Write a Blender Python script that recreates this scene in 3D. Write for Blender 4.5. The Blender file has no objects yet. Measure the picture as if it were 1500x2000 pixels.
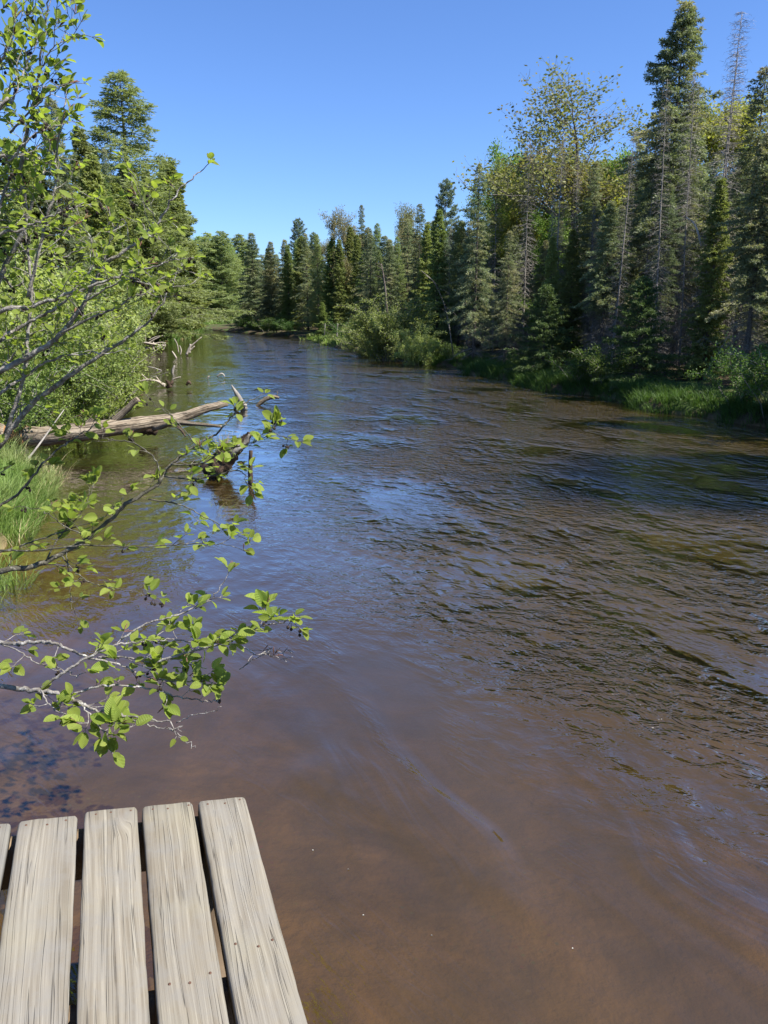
import bpy, math, random
import numpy as np
from mathutils import Vector
R = math.radians
sc = bpy.context.scene
col = sc.collection

# ------------------------------------------------------------------ camera
CAMH = 2.0
PITCH = math.atan(388/1500)
cam_d = bpy.data.cameras.new('camera'); cam = bpy.data.objects.new('camera', cam_d); col.objects.link(cam)
cam_d.sensor_fit = 'VERTICAL'; cam_d.sensor_height = 24; cam_d.lens = 18
cam_d.clip_start = 0.02; cam_d.clip_end = 2000
cam.location = (0, 0, CAMH); cam.rotation_euler = (R(90)-PITCH, 0, 0)
sc.camera = cam

# ------------------------------------------------------------------ sky and sun
SUN_EL, SUN_AZ = R(52), R(114)          # azimuth clockwise from +Y
w = bpy.data.worlds.new('World'); sc.world = w; w.use_nodes = True
nt = w.node_tree; bg = nt.nodes['Background']
sky = nt.nodes.new('ShaderNodeTexSky'); sky.sky_type = 'NISHITA'; sky.sun_disc = False
sky.sun_elevation = SUN_EL; sky.sun_rotation = SUN_AZ
sky.air_density = 1.0; sky.dust_density = 0.3; sky.ozone_density = 2.2; sky.altitude = 200
skt = nt.nodes.new('ShaderNodeMix'); skt.data_type = 'RGBA'; skt.blend_type = 'MULTIPLY'; skt.inputs[0].default_value = 1
skt.inputs[7].default_value = (.56, .745, 1.08, 1)
nt.links.new(sky.outputs[0], skt.inputs[6]); nt.links.new(skt.outputs[2], bg.inputs[0]); bg.inputs[1].default_value = 0.083
sd = bpy.data.lights.new('sun', 'SUN'); sd.energy = 5.0; sd.angle = R(0.5); sd.color = (1, 0.955, 0.88)
so = bpy.data.objects.new('sun', sd); col.objects.link(so)
sv = Vector((math.sin(SUN_AZ)*math.cos(SUN_EL), math.cos(SUN_AZ)*math.cos(SUN_EL), math.sin(SUN_EL)))
so.rotation_euler = sv.to_track_quat('Z', 'Y').to_euler(); so.location = (30, 10, 40)
sc.view_settings.view_transform = 'Standard'; sc.view_settings.look = 'None'
sc.view_settings.exposure = 1.18; sc.view_settings.gamma = 1
sc.render.engine = 'CYCLES'
sc.cycles.use_denoising = True
sc.cycles.max_bounces = 7; sc.cycles.diffuse_bounces = 3; sc.cycles.glossy_bounces = 3
sc.cycles.transmission_bounces = 4; sc.cycles.transparent_max_bounces = 8
sc.cycles.caustics_reflective = False; sc.cycles.caustics_refractive = False
sc.cycles.sample_clamp_indirect = 4; sc.cycles.sample_clamp_direct = 3

rng = np.random.default_rng(7); random.seed(7)
A = np.array

# ------------------------------------------------------------------ geometry of the view (photo pixel -> place)
ct, st = math.cos(PITCH), math.sin(PITCH)
def ray(x, y):
    a = (x-750)/1500; b = (1000-y)/1500
    return A([a, ct+b*st, -st+b*ct])
def at(x, y, Y):                        # the point at forward distance Y
    r = ray(x, y); return A([0, 0, CAMH]) + r*(Y/r[1])
def wat(x, y, z=0):
    r = ray(x, y); return A([0, 0, CAMH]) + r*((z-CAMH)/r[2])

# ------------------------------------------------------------------ helpers
def unit(v):
    v = np.asarray(v, float); n = np.linalg.norm(v, axis=-1, keepdims=True); return v/np.maximum(n, 1e-9)
class MB:
    def __init__(s): s.V=[]; s.Q=[]; s.T=[]; s.n=0; s.qa=[]; s.ta=[]; s.quv=[]
    def add(s, V, Q=None, T=None, a=None, uv=None):
        V = np.asarray(V, float).reshape(-1, 3)
        if Q is not None and len(Q):
            Q = np.asarray(Q, int).reshape(-1, 4); s.Q.append(Q+s.n)
            s.qa.append(np.broadcast_to(np.asarray(0.5 if a is None else a, float), (len(Q),)) if np.ndim(a) == 0 else a)
            s.quv.append(np.zeros((len(Q)*4, 2)) if uv is None else uv)
        if T is not None and len(T):
            T = np.asarray(T, int).reshape(-1, 3); s.T.append(T+s.n); s.ta.append(np.full(len(T), 0.5 if a is None or np.ndim(a) else a))
        s.V.append(V); s.n += len(V)
    def tube(s, P, r, k=6, a=0.5, cap=True, jit=0):
        P = np.asarray(P, float); n = len(P); r = np.broadcast_to(np.asarray(r, float), (n,))
        t = unit(np.gradient(P, axis=0))
        ref = A([0, 0, 1.]) if abs(t[:, 2]).mean() < .8 else A([1., 0, 0])
        u = unit(np.cross(t, ref)); v = np.cross(t, u)
        th = np.arange(k)*2*math.pi/k
        rr = r[:, None]*np.ones(k)
        if jit: rr = rr*(1+rng.normal(0, jit, rr.shape))
        V = P[:, None, :] + rr[..., None]*(np.cos(th)[None, :, None]*u[:, None, :] + np.sin(th)[None, :, None]*v[:, None, :])
        i = np.arange(n-1)[:, None]; j = np.arange(k)[None, :]; j2 = (j+1) % k
        Q = np.stack([i*k+j, i*k+j2, (i+1)*k+j2, (i+1)*k+j], -1).reshape(-1, 4)
        L = np.concatenate([[0], np.cumsum(np.linalg.norm(np.diff(P, axis=0), axis=1))])
        uv = np.stack([np.stack([j/k+0*i, L[i]+0*j], -1), np.stack([(j+1)/k+0*i, L[i]+0*j], -1), np.stack([(j+1)/k+0*i, L[i+1]+0*j], -1), np.stack([j/k+0*i, L[i+1]+0*j], -1)], 2).reshape(-1, 2)
        T = None
        Vf = V.reshape(-1, 3)
        if cap:
            Vf = np.vstack([Vf, P[0], P[-1]]); c0, c1 = n*k, n*k+1
            jj = np.arange(k); jn = (jj+1) % k
            T = np.vstack([np.stack([np.full(k, c0), jn, jj], -1), np.stack([np.full(k, c1), (n-1)*k+jj, (n-1)*k+jn], -1)])
        s.add(Vf, Q, T, a, uv)
    def blades(s, B, D, S, L, W, a, mid=.45, lift=0):
        n = len(B); L = np.broadcast_to(L, (n,))[:, None]; W = np.broadcast_to(W, (n,))[:, None]
        N = np.cross(D, S)*L*lift
        V = np.stack([B, B+D*L*mid+S*W/2+N, B+D*L, B+D*L*mid-S*W/2+N], 1)
        s.add(V.reshape(-1, 3), np.arange(4*n).reshape(-1, 4), None, np.broadcast_to(a, (n,)).copy())
    def build(s, name, mat, parent=None, smooth=True, origin=None):
        me = bpy.data.meshes.new(name)
        V = np.vstack(s.V)
        if origin is not None: V = V-np.asarray(origin)
        Q = np.vstack(s.Q) if s.Q else np.zeros((0, 4), int); T = np.vstack(s.T) if s.T else np.zeros((0, 3), int)
        nq, ntr = len(Q), len(T)
        me.vertices.add(len(V)); me.vertices.foreach_set('co', V.ravel())
        me.loops.add(nq*4+ntr*3); me.loops.foreach_set('vertex_index', np.concatenate([Q.ravel(), T.ravel()]).astype(np.int32))
        me.polygons.add(nq+ntr)
        me.polygons.foreach_set('loop_start', np.concatenate([np.arange(nq)*4, nq*4+np.arange(ntr)*3]).astype(np.int32))
        if smooth: me.polygons.foreach_set('use_smooth', np.ones(nq+ntr, bool))
        at_ = me.attributes.new('v', 'FLOAT', 'FACE')
        at_.data.foreach_set('value', np.concatenate([*(s.qa or [[]]), *(s.ta or [[]])]).astype(np.float32))
        uvl = me.uv_layers.new(name='UVMap')
        uv = np.concatenate([*(s.quv or [np.zeros((0, 2))]), np.zeros((ntr*3, 2))]); uvl.data.foreach_set('uv', uv.ravel().astype(np.float32))
        me.materials.append(mat); me.update(calc_edges=True); me.validate()
        o = bpy.data.objects.new(name, me); col.objects.link(o)
        if parent is not None: o.parent = parent
        return o
def tag(o, label=None, cat=None, group=None, kind=None):
    if label: o['label'] = label
    if cat: o['category'] = cat
    if group: o['group'] = group
    if kind: o['kind'] = kind
    return o
def empty(name, loc=(0, 0, 0)):
    o = bpy.data.objects.new(name, None); o.location = loc; o.empty_display_size = .2; col.objects.link(o); return o
def copy_tree(o, parent=None):
    c = o.copy(); col.objects.link(c)
    if parent is not None: c.parent = parent
    for ch in [x for x in ALLKIDS.get(o.name, [])]:
        copy_tree(ch, c)
    return c
ALLKIDS = {}
def kids(root):
    ALLKIDS[root.name] = [x for x in bpy.data.objects if x.parent == root]
    for k in ALLKIDS[root.name]: kids(k)
def catmull(P, n=6):
    P = np.asarray(P, float)
    if len(P) < 3: return P
    E = np.vstack([2*P[0]-P[1], P, 2*P[-1]-P[-2]]); out = []
    for i in range(1, len(E)-2):
        p0, p1, p2, p3 = E[i-1:i+3]
        for t in np.arange(n)/n:
            out.append(.5*((2*p1)+(p2-p0)*t+(2*p0-5*p1+4*p2-p3)*t*t+(3*p1-p0-3*p2+p3)*t**3))
    out.append(P[-1]); return A(out)

# ------------------------------------------------------------------ materials
def newmat(name):
    m = bpy.data.materials.new(name); m.use_nodes = True; nt = m.node_tree; nt.nodes.clear()
    out = nt.nodes.new('ShaderNodeOutputMaterial'); return m, nt, out
class NT:
    def __init__(s, nt): s.t = nt
    def n(s, typ, **kw):
        nd = s.t.nodes.new('ShaderNode'+typ)
        for k, v in kw.items():
            if k.startswith('i_'):
                key = k[2:]; key = int(key) if key.isdigit() else key
                if isinstance(v, bpy.types.NodeSocket): s.t.links.new(v, nd.inputs[key])
                else: nd.inputs[key].default_value = v
            else: setattr(nd, k, v)
        return nd
    def math(s, op, a, b=None, c=None, clamp=False):
        nd = s.t.nodes.new('ShaderNodeMath'); nd.operation = op; nd.use_clamp = clamp
        for i, x in enumerate((a, b, c)):
            if x is None: continue
            if isinstance(x, bpy.types.NodeSocket): s.t.links.new(x, nd.inputs[i])
            else: nd.inputs[i].default_value = x
        return nd.outputs[0]
    def mix(s, f, a, b, typ='RGBA', blend='MIX'):
        nd = s.t.nodes.new('ShaderNodeMix'); nd.data_type = typ
        if typ == 'RGBA': nd.blend_type = blend; ins = (nd.inputs[0], nd.inputs[6], nd.inputs[7]); out = nd.outputs[2]
        else: ins = (nd.inputs[0], nd.inputs[2], nd.inputs[3]); out = nd.outputs[0]
        for i, x in zip(ins, (f, a, b)):
            if isinstance(x, bpy.types.NodeSocket): s.t.links.new(x, i)
            elif isinstance(x, (tuple, list)): i.default_value = (*x, 1) if len(x) == 3 else x
            else: i.default_value = x
        return out
    def noise(s, vec, scale, detail=3, rough=.5, dist=0):
        nd = s.n('TexNoise'); nd.inputs['Scale'].default_value = scale; nd.inputs['Detail'].default_value = detail
        nd.inputs['Roughness'].default_value = rough; nd.inputs['Distortion'].default_value = dist
        if vec is not None: s.t.links.new(vec, nd.inputs['Vector'])
        return nd.outputs[0]
    def mapping(s, vec, scale=(1, 1, 1), rot=(0, 0, 0), loc=(0, 0, 0)):
        nd = s.n('Mapping'); nd.inputs['Scale'].default_value = scale; nd.inputs['Rotation'].default_value = rot; nd.inputs['Location'].default_value = loc
        s.t.links.new(vec, nd.inputs['Vector']); return nd.outputs[0]
    def rng(s, x, a, b, c=0, d=1, smooth=False):
        nd = s.n('MapRange'); nd.clamp = True
        if smooth: nd.interpolation_type = 'SMOOTHSTEP'
        s.t.links.new(x, nd.inputs[0])
        for i, v in enumerate((a, b, c, d)): nd.inputs[i+1].default_value = v
        return nd.outputs[0]
    def link(s, a, b): s.t.links.new(a, b)

def leaf_mat(name, dark, light, transl=.35, rough=.55, hue=.04, alt=None, tcol=None, spec=.3):
    m, nt, out = newmat(name); T = NT(nt)
    v = T.n('Attribute', attribute_name='v').outputs['Fac']
    oi = T.n('ObjectInfo').outputs['Random']
    tc = T.n('TexCoord').outputs['Object']
    nz = T.rng(T.noise(tc, 1.3, 2), .35, .65)
    f = T.math('ADD', T.math('MULTIPLY', v, .6), T.math('MULTIPLY', nz, .4))
    c = T.mix(f, dark, light)
    if alt: c = T.mix(T.rng(T.noise(tc, .7, 2), .5, .62), c, alt)
    hs = T.n('HueSaturation'); T.link(c, hs.inputs['Color'])
    T.link(T.rng(oi, 0, 1, .5-hue*.5, .5+hue*.5), hs.inputs['Hue'])
    T.link(T.rng(T.math('FRACT', T.math('MULTIPLY', oi, 7.3)), 0, 1, .78, 1.22), hs.inputs['Value'])
    c = hs.outputs[0]
    p = T.n('BsdfPrincipled'); T.link(c, p.inputs['Base Color']); p.inputs['Roughness'].default_value = rough
    p.inputs['Specular IOR Level'].default_value = spec
    tr = T.n('BsdfTranslucent'); T.link(T.mix(1.0, c, tcol or (1.25, 1.3, .7), blend='MULTIPLY'), tr.inputs[0])
    mx = T.n('MixShader'); mx.inputs[0].default_value = transl
    T.link(p.outputs[0], mx.inputs[1]); T.link(tr.outputs[0], mx.inputs[2]); T.link(mx.outputs[0], out.inputs[0])
    return m
def bark_mat(name, c1, c2, scale=8, rough=.9, bump=.5, stretch=.25, spots=None):
    m, nt, out = newmat(name); T = NT(nt)
    tc = T.n('TexCoord').outputs['Object']
    mp = T.mapping(tc, (1, 1, stretch))
    n1 = T.noise(mp, scale, 4, .6); n2 = T.noise(mp, scale*4, 3, .6)
    f = T.rng(n1, .35, .65); c = T.mix(f, c1, c2)
    c = T.mix(T.rng(n2, .5, .7, 0, .5), c, tuple(x*.45 for x in c1))
    if spots: c = T.mix(T.rng(T.noise(tc, scale*1.7, 2), .58, .66), c, spots)
    p = T.n('BsdfPrincipled'); T.link(c, p.inputs['Base Color']); p.inputs['Roughness'].default_value = rough
    p.inputs['Specular IOR Level'].default_value = .2
    b = T.n('Bump'); b.inputs['Strength'].default_value = bump; b.inputs['Distance'].default_value = .02
    T.link(T.math('ADD', n1, T.math('MULTIPLY', n2, .5)), b.inputs['Height']); T.link(b.outputs[0], p.inputs['Normal'])
    T.link(p.outputs[0], out.inputs[0]); return m

M = {}
M['spruce'] = leaf_mat('spruce_needles', (.095, .125, .07), (.25, .29, .165), .4, alt=(.27, .27, .15), spec=.4)
M['fir'] = leaf_mat('fir_needles', (.026, .052, .024), (.13, .185, .05), .3)
M['cedar'] = leaf_mat('cedar_scales', (.14, .175, .055), (.27, .31, .1), .4, alt=(.2, .24, .08))
M['larch'] = leaf_mat('larch_needles', (.17, .215, .09), (.29, .35, .15), .45)
M['bright_larch'] = leaf_mat('sunlit_larch_needles', (.2, .26, .1), (.33, .4, .17), .4)  # paler copy of the larch needles, sunlight put into the colour
M['pine'] = leaf_mat('pine_needles', (.09, .13, .085), (.2, .26, .17), .38)
M['yellow_leaf'] = leaf_mat('yellow_green_leaves', (.17, .2, .035), (.36, .35, .07), .5, hue=.04, alt=(.27, .245, .07))
M['maple_leaf'] = leaf_mat('olive_yellow_leaves', (.13, .17, .05), (.27, .29, .1), .4, alt=(.24, .22, .08))
M['lime_leaf'] = leaf_mat('lime_leaves', (.13, .2, .035), (.26, .36, .07), .45, hue=.04)
M['pale_leaf'] = leaf_mat('pale_brown_green_leaves', (.15, .15, .06), (.28, .25, .12), .4, hue=.04)
M['shrub_leaf'] = leaf_mat('shrub_leaves', (.12, .17, .04), (.27, .34, .09), .45, hue=.03)
M['willow_leaf'] = leaf_mat('pale_willow_leaves', (.19, .25, .08), (.35, .41, .15), .5, hue=.03)
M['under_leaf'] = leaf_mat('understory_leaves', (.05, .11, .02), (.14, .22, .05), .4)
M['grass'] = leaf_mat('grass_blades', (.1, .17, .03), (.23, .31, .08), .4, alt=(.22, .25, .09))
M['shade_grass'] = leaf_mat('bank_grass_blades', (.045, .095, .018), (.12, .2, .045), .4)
M['straw'] = leaf_mat('dry_grass', (.32, .25, .13), (.55, .45, .26), .3, tcol=(1, 1, .9))
M['bark'] = bark_mat('conifer_bark', (.075, .06, .05), (.17, .145, .125), 9)
M['dead_bark'] = bark_mat('dead_wood_bark', (.15, .135, .115), (.31, .285, .25), 9)
M['grey_twig'] = bark_mat('grey_twigs', (.16, .145, .12), (.33, .3, .26), 6)
M['decid_bark'] = bark_mat('smooth_grey_bark', (.09, .08, .07), (.24, .22, .2), 6)
M['birch'] = bark_mat('birch_bark', (.35, .33, .3), (.62, .6, .56), 10)
M['alder_bark'] = bark_mat('alder_bark', (.1, .088, .075), (.3, .275, .245), 30, rough=.6, bump=.4, stretch=1, spots=(.36, .35, .32))
M['driftwood'] = bark_mat('bleached_driftwood', (.28, .23, .17), (.5, .44, .35), 5, bump=.8, stretch=1)
def drift_mat(name, c1, c2, c3):
    m, nt, out = newmat(name); T = NT(nt); uv = T.n('UVMap').outputs[0]
    tc = T.n('TexCoord').outputs['Object']
    n1 = T.noise(T.mapping(uv, (26, 1.6, 1)), 1, 4, .65, .4); n2 = T.noise(tc, 7, 4, .65)
    c = T.mix(T.rng(n1, .32, .66), c1, c2); c = T.mix(T.rng(n2, .48, .68, 0, .75), c, c3)
    cr = T.math('SUBTRACT', 1, T.math('MULTIPLY', T.math('ABSOLUTE', T.math('SUBTRACT', T.noise(T.mapping(uv, (14, .9, 1)), 1, 3, .6, .6), .5)), 28), clamp=True)
    c = T.mix(T.math('MULTIPLY', cr, .8), c, (.05, .04, .03))
    p = T.n('BsdfPrincipled'); T.link(c, p.inputs['Base Color']); p.inputs['Roughness'].default_value = .9; p.inputs['Specular IOR Level'].default_value = .1
    b = T.n('Bump'); b.inputs['Distance'].default_value = .025; T.link(T.math('SUBTRACT', T.math('ADD', n1, n2), cr), b.inputs['Height']); T.link(b.outputs[0], p.inputs['Normal'])
    T.link(p.outputs[0], out.inputs[0]); return m
M['alder_dark'] = bark_mat('olive_grey_alder_bark', (.04, .038, .026), (.11, .1, .075), 30, rough=.6, bump=.4, stretch=1, spots=(.17, .16, .13))
M['driftwood'] = drift_mat('weathered_driftwood', (.17, .13, .09), (.34, .285, .21), (.13, .1, .07))
M['pale_twig'] = bark_mat('bleached_twigs', (.26, .22, .175), (.42, .37, .3), 8, bump=.3)
M['gnawed'] = bark_mat('gnawed_wood', (.15, .07, .025), (.36, .2, .09), 14, bump=1)
M['rotten'] = bark_mat('rotten_wet_wood', (.02, .014, .01), (.09, .06, .04), 12, bump=1)
M['cone'] = bark_mat('dark_alder_cones', (.012, .009, .008), (.05, .035, .025), 120)
M['rust'] = bark_mat('rusty_steel', (.09, .045, .03), (.17, .1, .07), 200, rough=.7)
M['bud'] = bark_mat('reddish_catkin_buds', (.12, .05, .035), (.24, .13, .09), 90)

def mk_alder_leaf(name, c1, c2, tcol):
    m, nt, out = newmat(name); T = NT(nt)
    uv = T.n('UVMap').outputs[0]; sp = T.n('SeparateXYZ'); T.link(uv, sp.inputs[0])
    u = T.math('ABSOLUTE', T.math('SUBTRACT', sp.outputs[0], .5)); v = sp.outputs[1]
    ph = T.math('SUBTRACT', v, T.math('MULTIPLY', u, .55))
    wv = T.math('SINE', T.math('MULTIPLY', ph, 62))
    vein = T.rng(wv, .55, 1.0); mid = T.rng(u, .0, .035, 1, 0)
    vn = T.math('MAXIMUM', T.math('MULTIPLY', vein, .55), mid)
    a = T.n('Attribute', attribute_name='v').outputs['Fac']
    c = T.mix(a, c1, c2); c = T.mix(T.math('MULTIPLY', vn, .38), c, (.34, .42, .13))
    c = T.mix(T.rng(T.noise(T.n('TexCoord').outputs['Object'], 9, 3), .35, .7, 0, .45), c, (.3, .32, .05))
    c = T.mix(T.rng(T.noise(T.n('TexCoord').outputs['Object'], 160, 2), .7, .74, 0, .8), c, (.12, .07, .03))
    g = T.n('NewGeometry')
    c = T.mix(T.math('MULTIPLY', g.outputs['Backfacing'], .35), c, (.26, .34, .14))
    p = T.n('BsdfPrincipled'); T.link(c, p.inputs['Base Color']); p.inputs['Roughness'].default_value = .5; p.inputs['Specular IOR Level'].default_value = .35
    b = T.n('Bump'); b.inputs['Strength'].default_value = .9; b.inputs['Distance'].default_value = .0025
    T.link(T.math('SUBTRACT', 1, T.math('MULTIPLY', T.math('ADD', wv, 1), .5)), b.inputs['Height']); T.link(b.outputs[0], p.inputs['Normal'])
    tr = T.n('BsdfTranslucent'); T.link(T.mix(1.0, c, tcol, blend='MULTIPLY'), tr.inputs[0])
    mx = T.n('MixShader'); mx.inputs[0].default_value = .5
    T.link(p.outputs[0], mx.inputs[1]); T.link(tr.outputs[0], mx.inputs[2]); T.link(mx.outputs[0], out.inputs[0])
    return m
M['alder_leaf'] = mk_alder_leaf('alder_leaf', (.18, .26, .035), (.37, .46, .095), (1.3, 1.35, .5))

# ------------------------------------------------------------------ river plan
YR = A([-30, 0, 9, 13.5, 14.5, 18, 21, 26, 31.5, 34, 40, 46.5, 55, 63, 69, 84, 95, 104, 400.])
XR = A([22, 10.6, 8.2, 6.85, 6.4, 5.45, 4.3, 3.3, 2.2, .9, -1.2, -2.8, -4.3, -6.2, -9.4, -16.3, -20.5, -26.5, -120])
YL = A([-30, -3, 2, 3.5, 5.2, 6, 7, 8.5, 9.6, 10.3, 11.5, 13, 17, 20, 24.5, 30, 38, 43, 50, 60, 72, 85, 95, 104, 105.5, 400.])
XL = A([-3, -2.6, -2.7, -2.75, -2.95, -3.2, -3.5, -3.95, -4.3, -5.2, -6.8, -7.0, -6.4, -6.8, -8.8, -10.8, -13.5, -15, -15.5, -16, -17.2, -20.6, -23.6, -27.6, -27.2, -120.5])
def xr(y): return np.interp(y, YR, XR)
def xl(y): return np.minimum(np.interp(y, YL, XL), xr(y)-.0)
def wob(y, s): return .25*np.sin(y*1.3+s)+.12*np.sin(y*3.1+2*s)+.05*np.sin(y*7.7+s)
def noise2(x, y):
    return (np.sin(x*.7+1.3*np.sin(y*.5))+np.sin(y*.9+1.1*np.sin(x*.8+2))+.5*np.sin(x*2.1+y*1.7)+.4*np.sin(x*3.3-y*2.9))/2.9
OFF = A([0, .06, .15, .35, .8, 1.6, 3, 6, 12, 25, 60, 130, 400.])
HOF = A([-.06, .06, .16, .24, .3, .38, .5, .65, .8, 1.0, 1.6, 3, 6.])
def land_h(off, x, y): return np.interp(off, OFF, HOF)+np.clip(off, 0, 1.5)*.06*noise2(x*1.7, y*1.7)
def ground_z(x, y):
    l, r = xl(y)+wob(y, 0)*np.clip((y-8)/30, .1, 1), xr(y)+wob(y, 2)
    if x > r: return float(land_h(x-r, x, y))
    if x < l: return float(land_h(l-x, x, y))
    return -.5
ys = np.unique(np.concatenate([np.arange(-30, -2, 1.5), np.arange(-2, 24, .2), np.arange(24, 60, .6), np.arange(60, 108, 1.), np.arange(108, 200, 6), np.arange(200, 401, 25)]))
lo = -OFF[::-1]; t_in = A([.012, .03, .06, .1, .16, .24, .33, .42, .5, .58, .67, .76, .84, .9, .95, .98])
nx = len(lo)+len(t_in)+len(OFF)
G = np.zeros((len(ys), nx, 3))
for i, y in enumerate(ys):
    l, r = xl(y)+wob(y, 0)*np.clip((y-8)/30, .1, 1), xr(y)+wob(y, 2)
    if y > 105: l = r = xr(y)
    x = np.concatenate([l+lo, l+(r-l)*t_in, r+OFF]); G[i, :, 0] = x; G[i, :, 1] = y
    wdt = r-l
    dl = (l+(r-l)*t_in)-l; dr = wdt-dl
    dep = -.06-np.minimum(.10+.22*np.minimum(dl, 3.2)+.0*dl, np.minimum(.16+1.1*np.minimum(dr, 1), 1.0))+.07*noise2(x[len(lo):len(lo)+len(t_in)]*1.3, y*1.3)
    dep = dep*(.5+.9*np.clip((y-2.2)/5, 0, 1)); dep = np.minimum(dep, -.05)
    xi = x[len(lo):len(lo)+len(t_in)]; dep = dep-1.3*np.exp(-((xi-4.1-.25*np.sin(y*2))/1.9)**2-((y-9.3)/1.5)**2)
    if y > 105: dep = np.full(len(t_in), -.06)
    G[i, :, 2] = np.concatenate([land_h(-lo, x[:len(lo)], y), dep, land_h(OFF, x[-len(OFF):], y)])
gi = np.arange(len(ys)-1)[:, None]; gj = np.arange(nx-1)[None, :]
GQ = np.stack([gi*nx+gj, gi*nx+gj+1, (gi+1)*nx+gj+1, (gi+1)*nx+gj], -1).reshape(-1, 4)
m, nt, out = newmat('earth_and_riverbed'); T = NT(nt)
geo = T.n('NewGeometry').outputs['Position']; sx = T.n('SeparateXYZ'); T.link(geo, sx.inputs[0])
bed = T.mix(T.rng(T.noise(geo, 1.6, 5, .65, .6), .35, .65), (.11, .075, .036), (.31, .22, .115))
bed = T.mix(T.rng(T.noise(T.mapping(geo, (3, .5, 1), (0, 0, R(-18))), 1.5, 3), .42, .75, 0, .45), bed, (.09, .065, .04))
bed = T.mix(T.rng(T.noise(geo, 9, 4, .6), .5, .78, 0, .5), bed, (.14, .115, .05))
vp = T.n('TexVoronoi', i_Scale=26.0, i_Vector=geo)
bed = T.mix(T.math('MULTIPLY', T.rng(vp.outputs['Distance'], .12, .3, 1, 0), T.rng(T.noise(geo, 2.5, 2), .5, .62, 0, .55)), bed, T.mix(.8, vp.outputs['Color'], (.1, .075, .05)))
soil = T.mix(T.rng(T.noise(geo, 2.2, 5, .7), .35, .65), (.04, .03, .018), (.11, .085, .05))
soil = T.mix(T.rng(T.noise(geo, .8, 4, .6), .48, .6, 0, .8), soil, (.055, .1, .022))
c = T.mix(T.rng(sx.outputs[2], -.05, .12), bed, soil)
p = T.n('BsdfPrincipled'); T.link(c, p.inputs['Base Color']); p.inputs['Roughness'].default_value = .95; p.inputs['Specular IOR Level'].default_value = .1
b = T.n('Bump'); b.inputs['Distance'].default_value = .06; b.inputs['Strength'].default_value = .8; T.link(T.noise(geo, 6, 5, .6), b.inputs['Height']); T.link(b.outputs[0], p.inputs['Normal'])
T.link(p.outputs[0], out.inputs[0]); M['ground'] = m
mb = MB(); mb.add(G.reshape(-1, 3), GQ); g = mb.build('ground', M['ground']); tag(g, kind='structure')

# ------------------------------------------------------------------ water
m, nt, out = newmat('brown_river_water'); T = NT(nt)
geo = T.n('NewGeometry').outputs['Position']; sx = T.n('SeparateXYZ'); T.link(geo, sx.inputs[0]); X, Yc = sx.outputs[0], sx.outputs[1]
warp = T.n('TexNoise'); warp.inputs['Scale'].default_value = .55; warp.inputs['Detail'].default_value = 2; T.link(geo, warp.inputs['Vector'])
wv = T.n('VectorMath', operation='MULTIPLY_ADD'); T.link(warp.outputs['Color'], wv.inputs[0]); wv.inputs[1].default_value = (.4, .4, 0); T.link(geo, wv.inputs[2])
wp = wv.outputs[0]
# riffled mid-river against calm water by the dock and by the left bank
def rs(vec, ang, sc_): return T.mapping(T.mapping(vec, rot=(0, 0, R(ang))), sc_)
side = T.rng(T.math('ADD', X, T.math('MULTIPLY', Yc, .22)), .6, 2.5, .15, 1, True)
calm = T.math('MULTIPLY', T.rng(T.math('ADD', Yc, T.math('MULTIPLY', X, .55)), 2.4, 4.6, .1, 1, True), side)
patch = T.rng(T.noise(rs(wp, -19, (1.1, .65, 1)), .7, 4, .65), .38, .6, .12, 1.25, True)
swell = T.noise(rs(wp, -19, (1, .9, 1)), 1.5, 2, .5)
mid = T.noise(rs(wp, 30, (.95, 1.2, 1)), 3.2, 3, .55, .5)
rip = T.noise(rs(wp, 25, (.85, 1.35, 1)), 7, 3, .6, .6)
rip2 = T.noise(rs(wp, 60, (.8, 1.3, 1)), 13, 2, .55, .3)
fine = T.noise(rs(wp, 35, (.7, 1.4, 1)), 30, 2, .5)
amp = T.math('MULTIPLY', calm, patch)
hr = T.math('ADD', T.math('MULTIPLY', mid, .03), T.math('ADD', T.math('MULTIPLY', rip, .056), T.math('ADD', T.math('MULTIPLY', rip2, .023), T.math('MULTIPLY', fine, .0026))))
h = T.math('ADD', T.math('MULTIPLY', swell, .014), T.math('MULTIPLY', hr, amp))
# current lines: long smooth streaks drawn out down the flow, crinkled here and there
wf = T.n('VectorMath', operation='MULTIPLY_ADD'); T.link(T.n('TexNoise', i_Scale=.9, i_Detail=1.0, i_Vector=geo).outputs['Color'], wf.inputs[0]); wf.inputs[1].default_value = (.9, .9, 0); T.link(geo, wf.inputs[2])
stream = T.noise(rs(wf.outputs[0], -19, (5.5, .7, 1)), 1, 3, .5, .3)
stm = T.rng(T.noise(rs(wf.outputs[0], -19, (1.4, .5, 1)), 1, 2), .46, .62, 0, 1, True)
seam = T.math('SUBTRACT', 1, T.math('MULTIPLY', T.math('ABSOLUTE', T.math('SUBTRACT', T.noise(rs(wf.outputs[0], -19, (1.5, .45, 1)), 1, 1), .5)), 11), clamp=True)
crk = T.noise(rs(geo, -40, (26, 5, 1)), 1, 3, .55, .4)
h = T.math('ADD', h, T.math('MULTIPLY', stream, T.math('MULTIPLY', stm, T.rng(Yc, 3, 6, .022, .002))))
h = T.math('ADD', h, T.math('MULTIPLY', T.math('MULTIPLY', seam, T.math('MULTIPLY', crk, T.rng(T.noise(wp, .8, 1), .42, .58))), .008))
bump = T.n('Bump'); bump.inputs['Strength'].default_value = 1; bump.inputs['Distance'].default_value = 1; T.link(h, bump.inputs['Height'])
fr = T.n('Fresnel'); T.link(T.mix(T.n('NewGeometry').outputs['Backfacing'], 1.45, 1/1.45, 'FLOAT'), fr.inputs['IOR']); T.link(bump.outputs[0], fr.inputs['Normal'])
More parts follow.
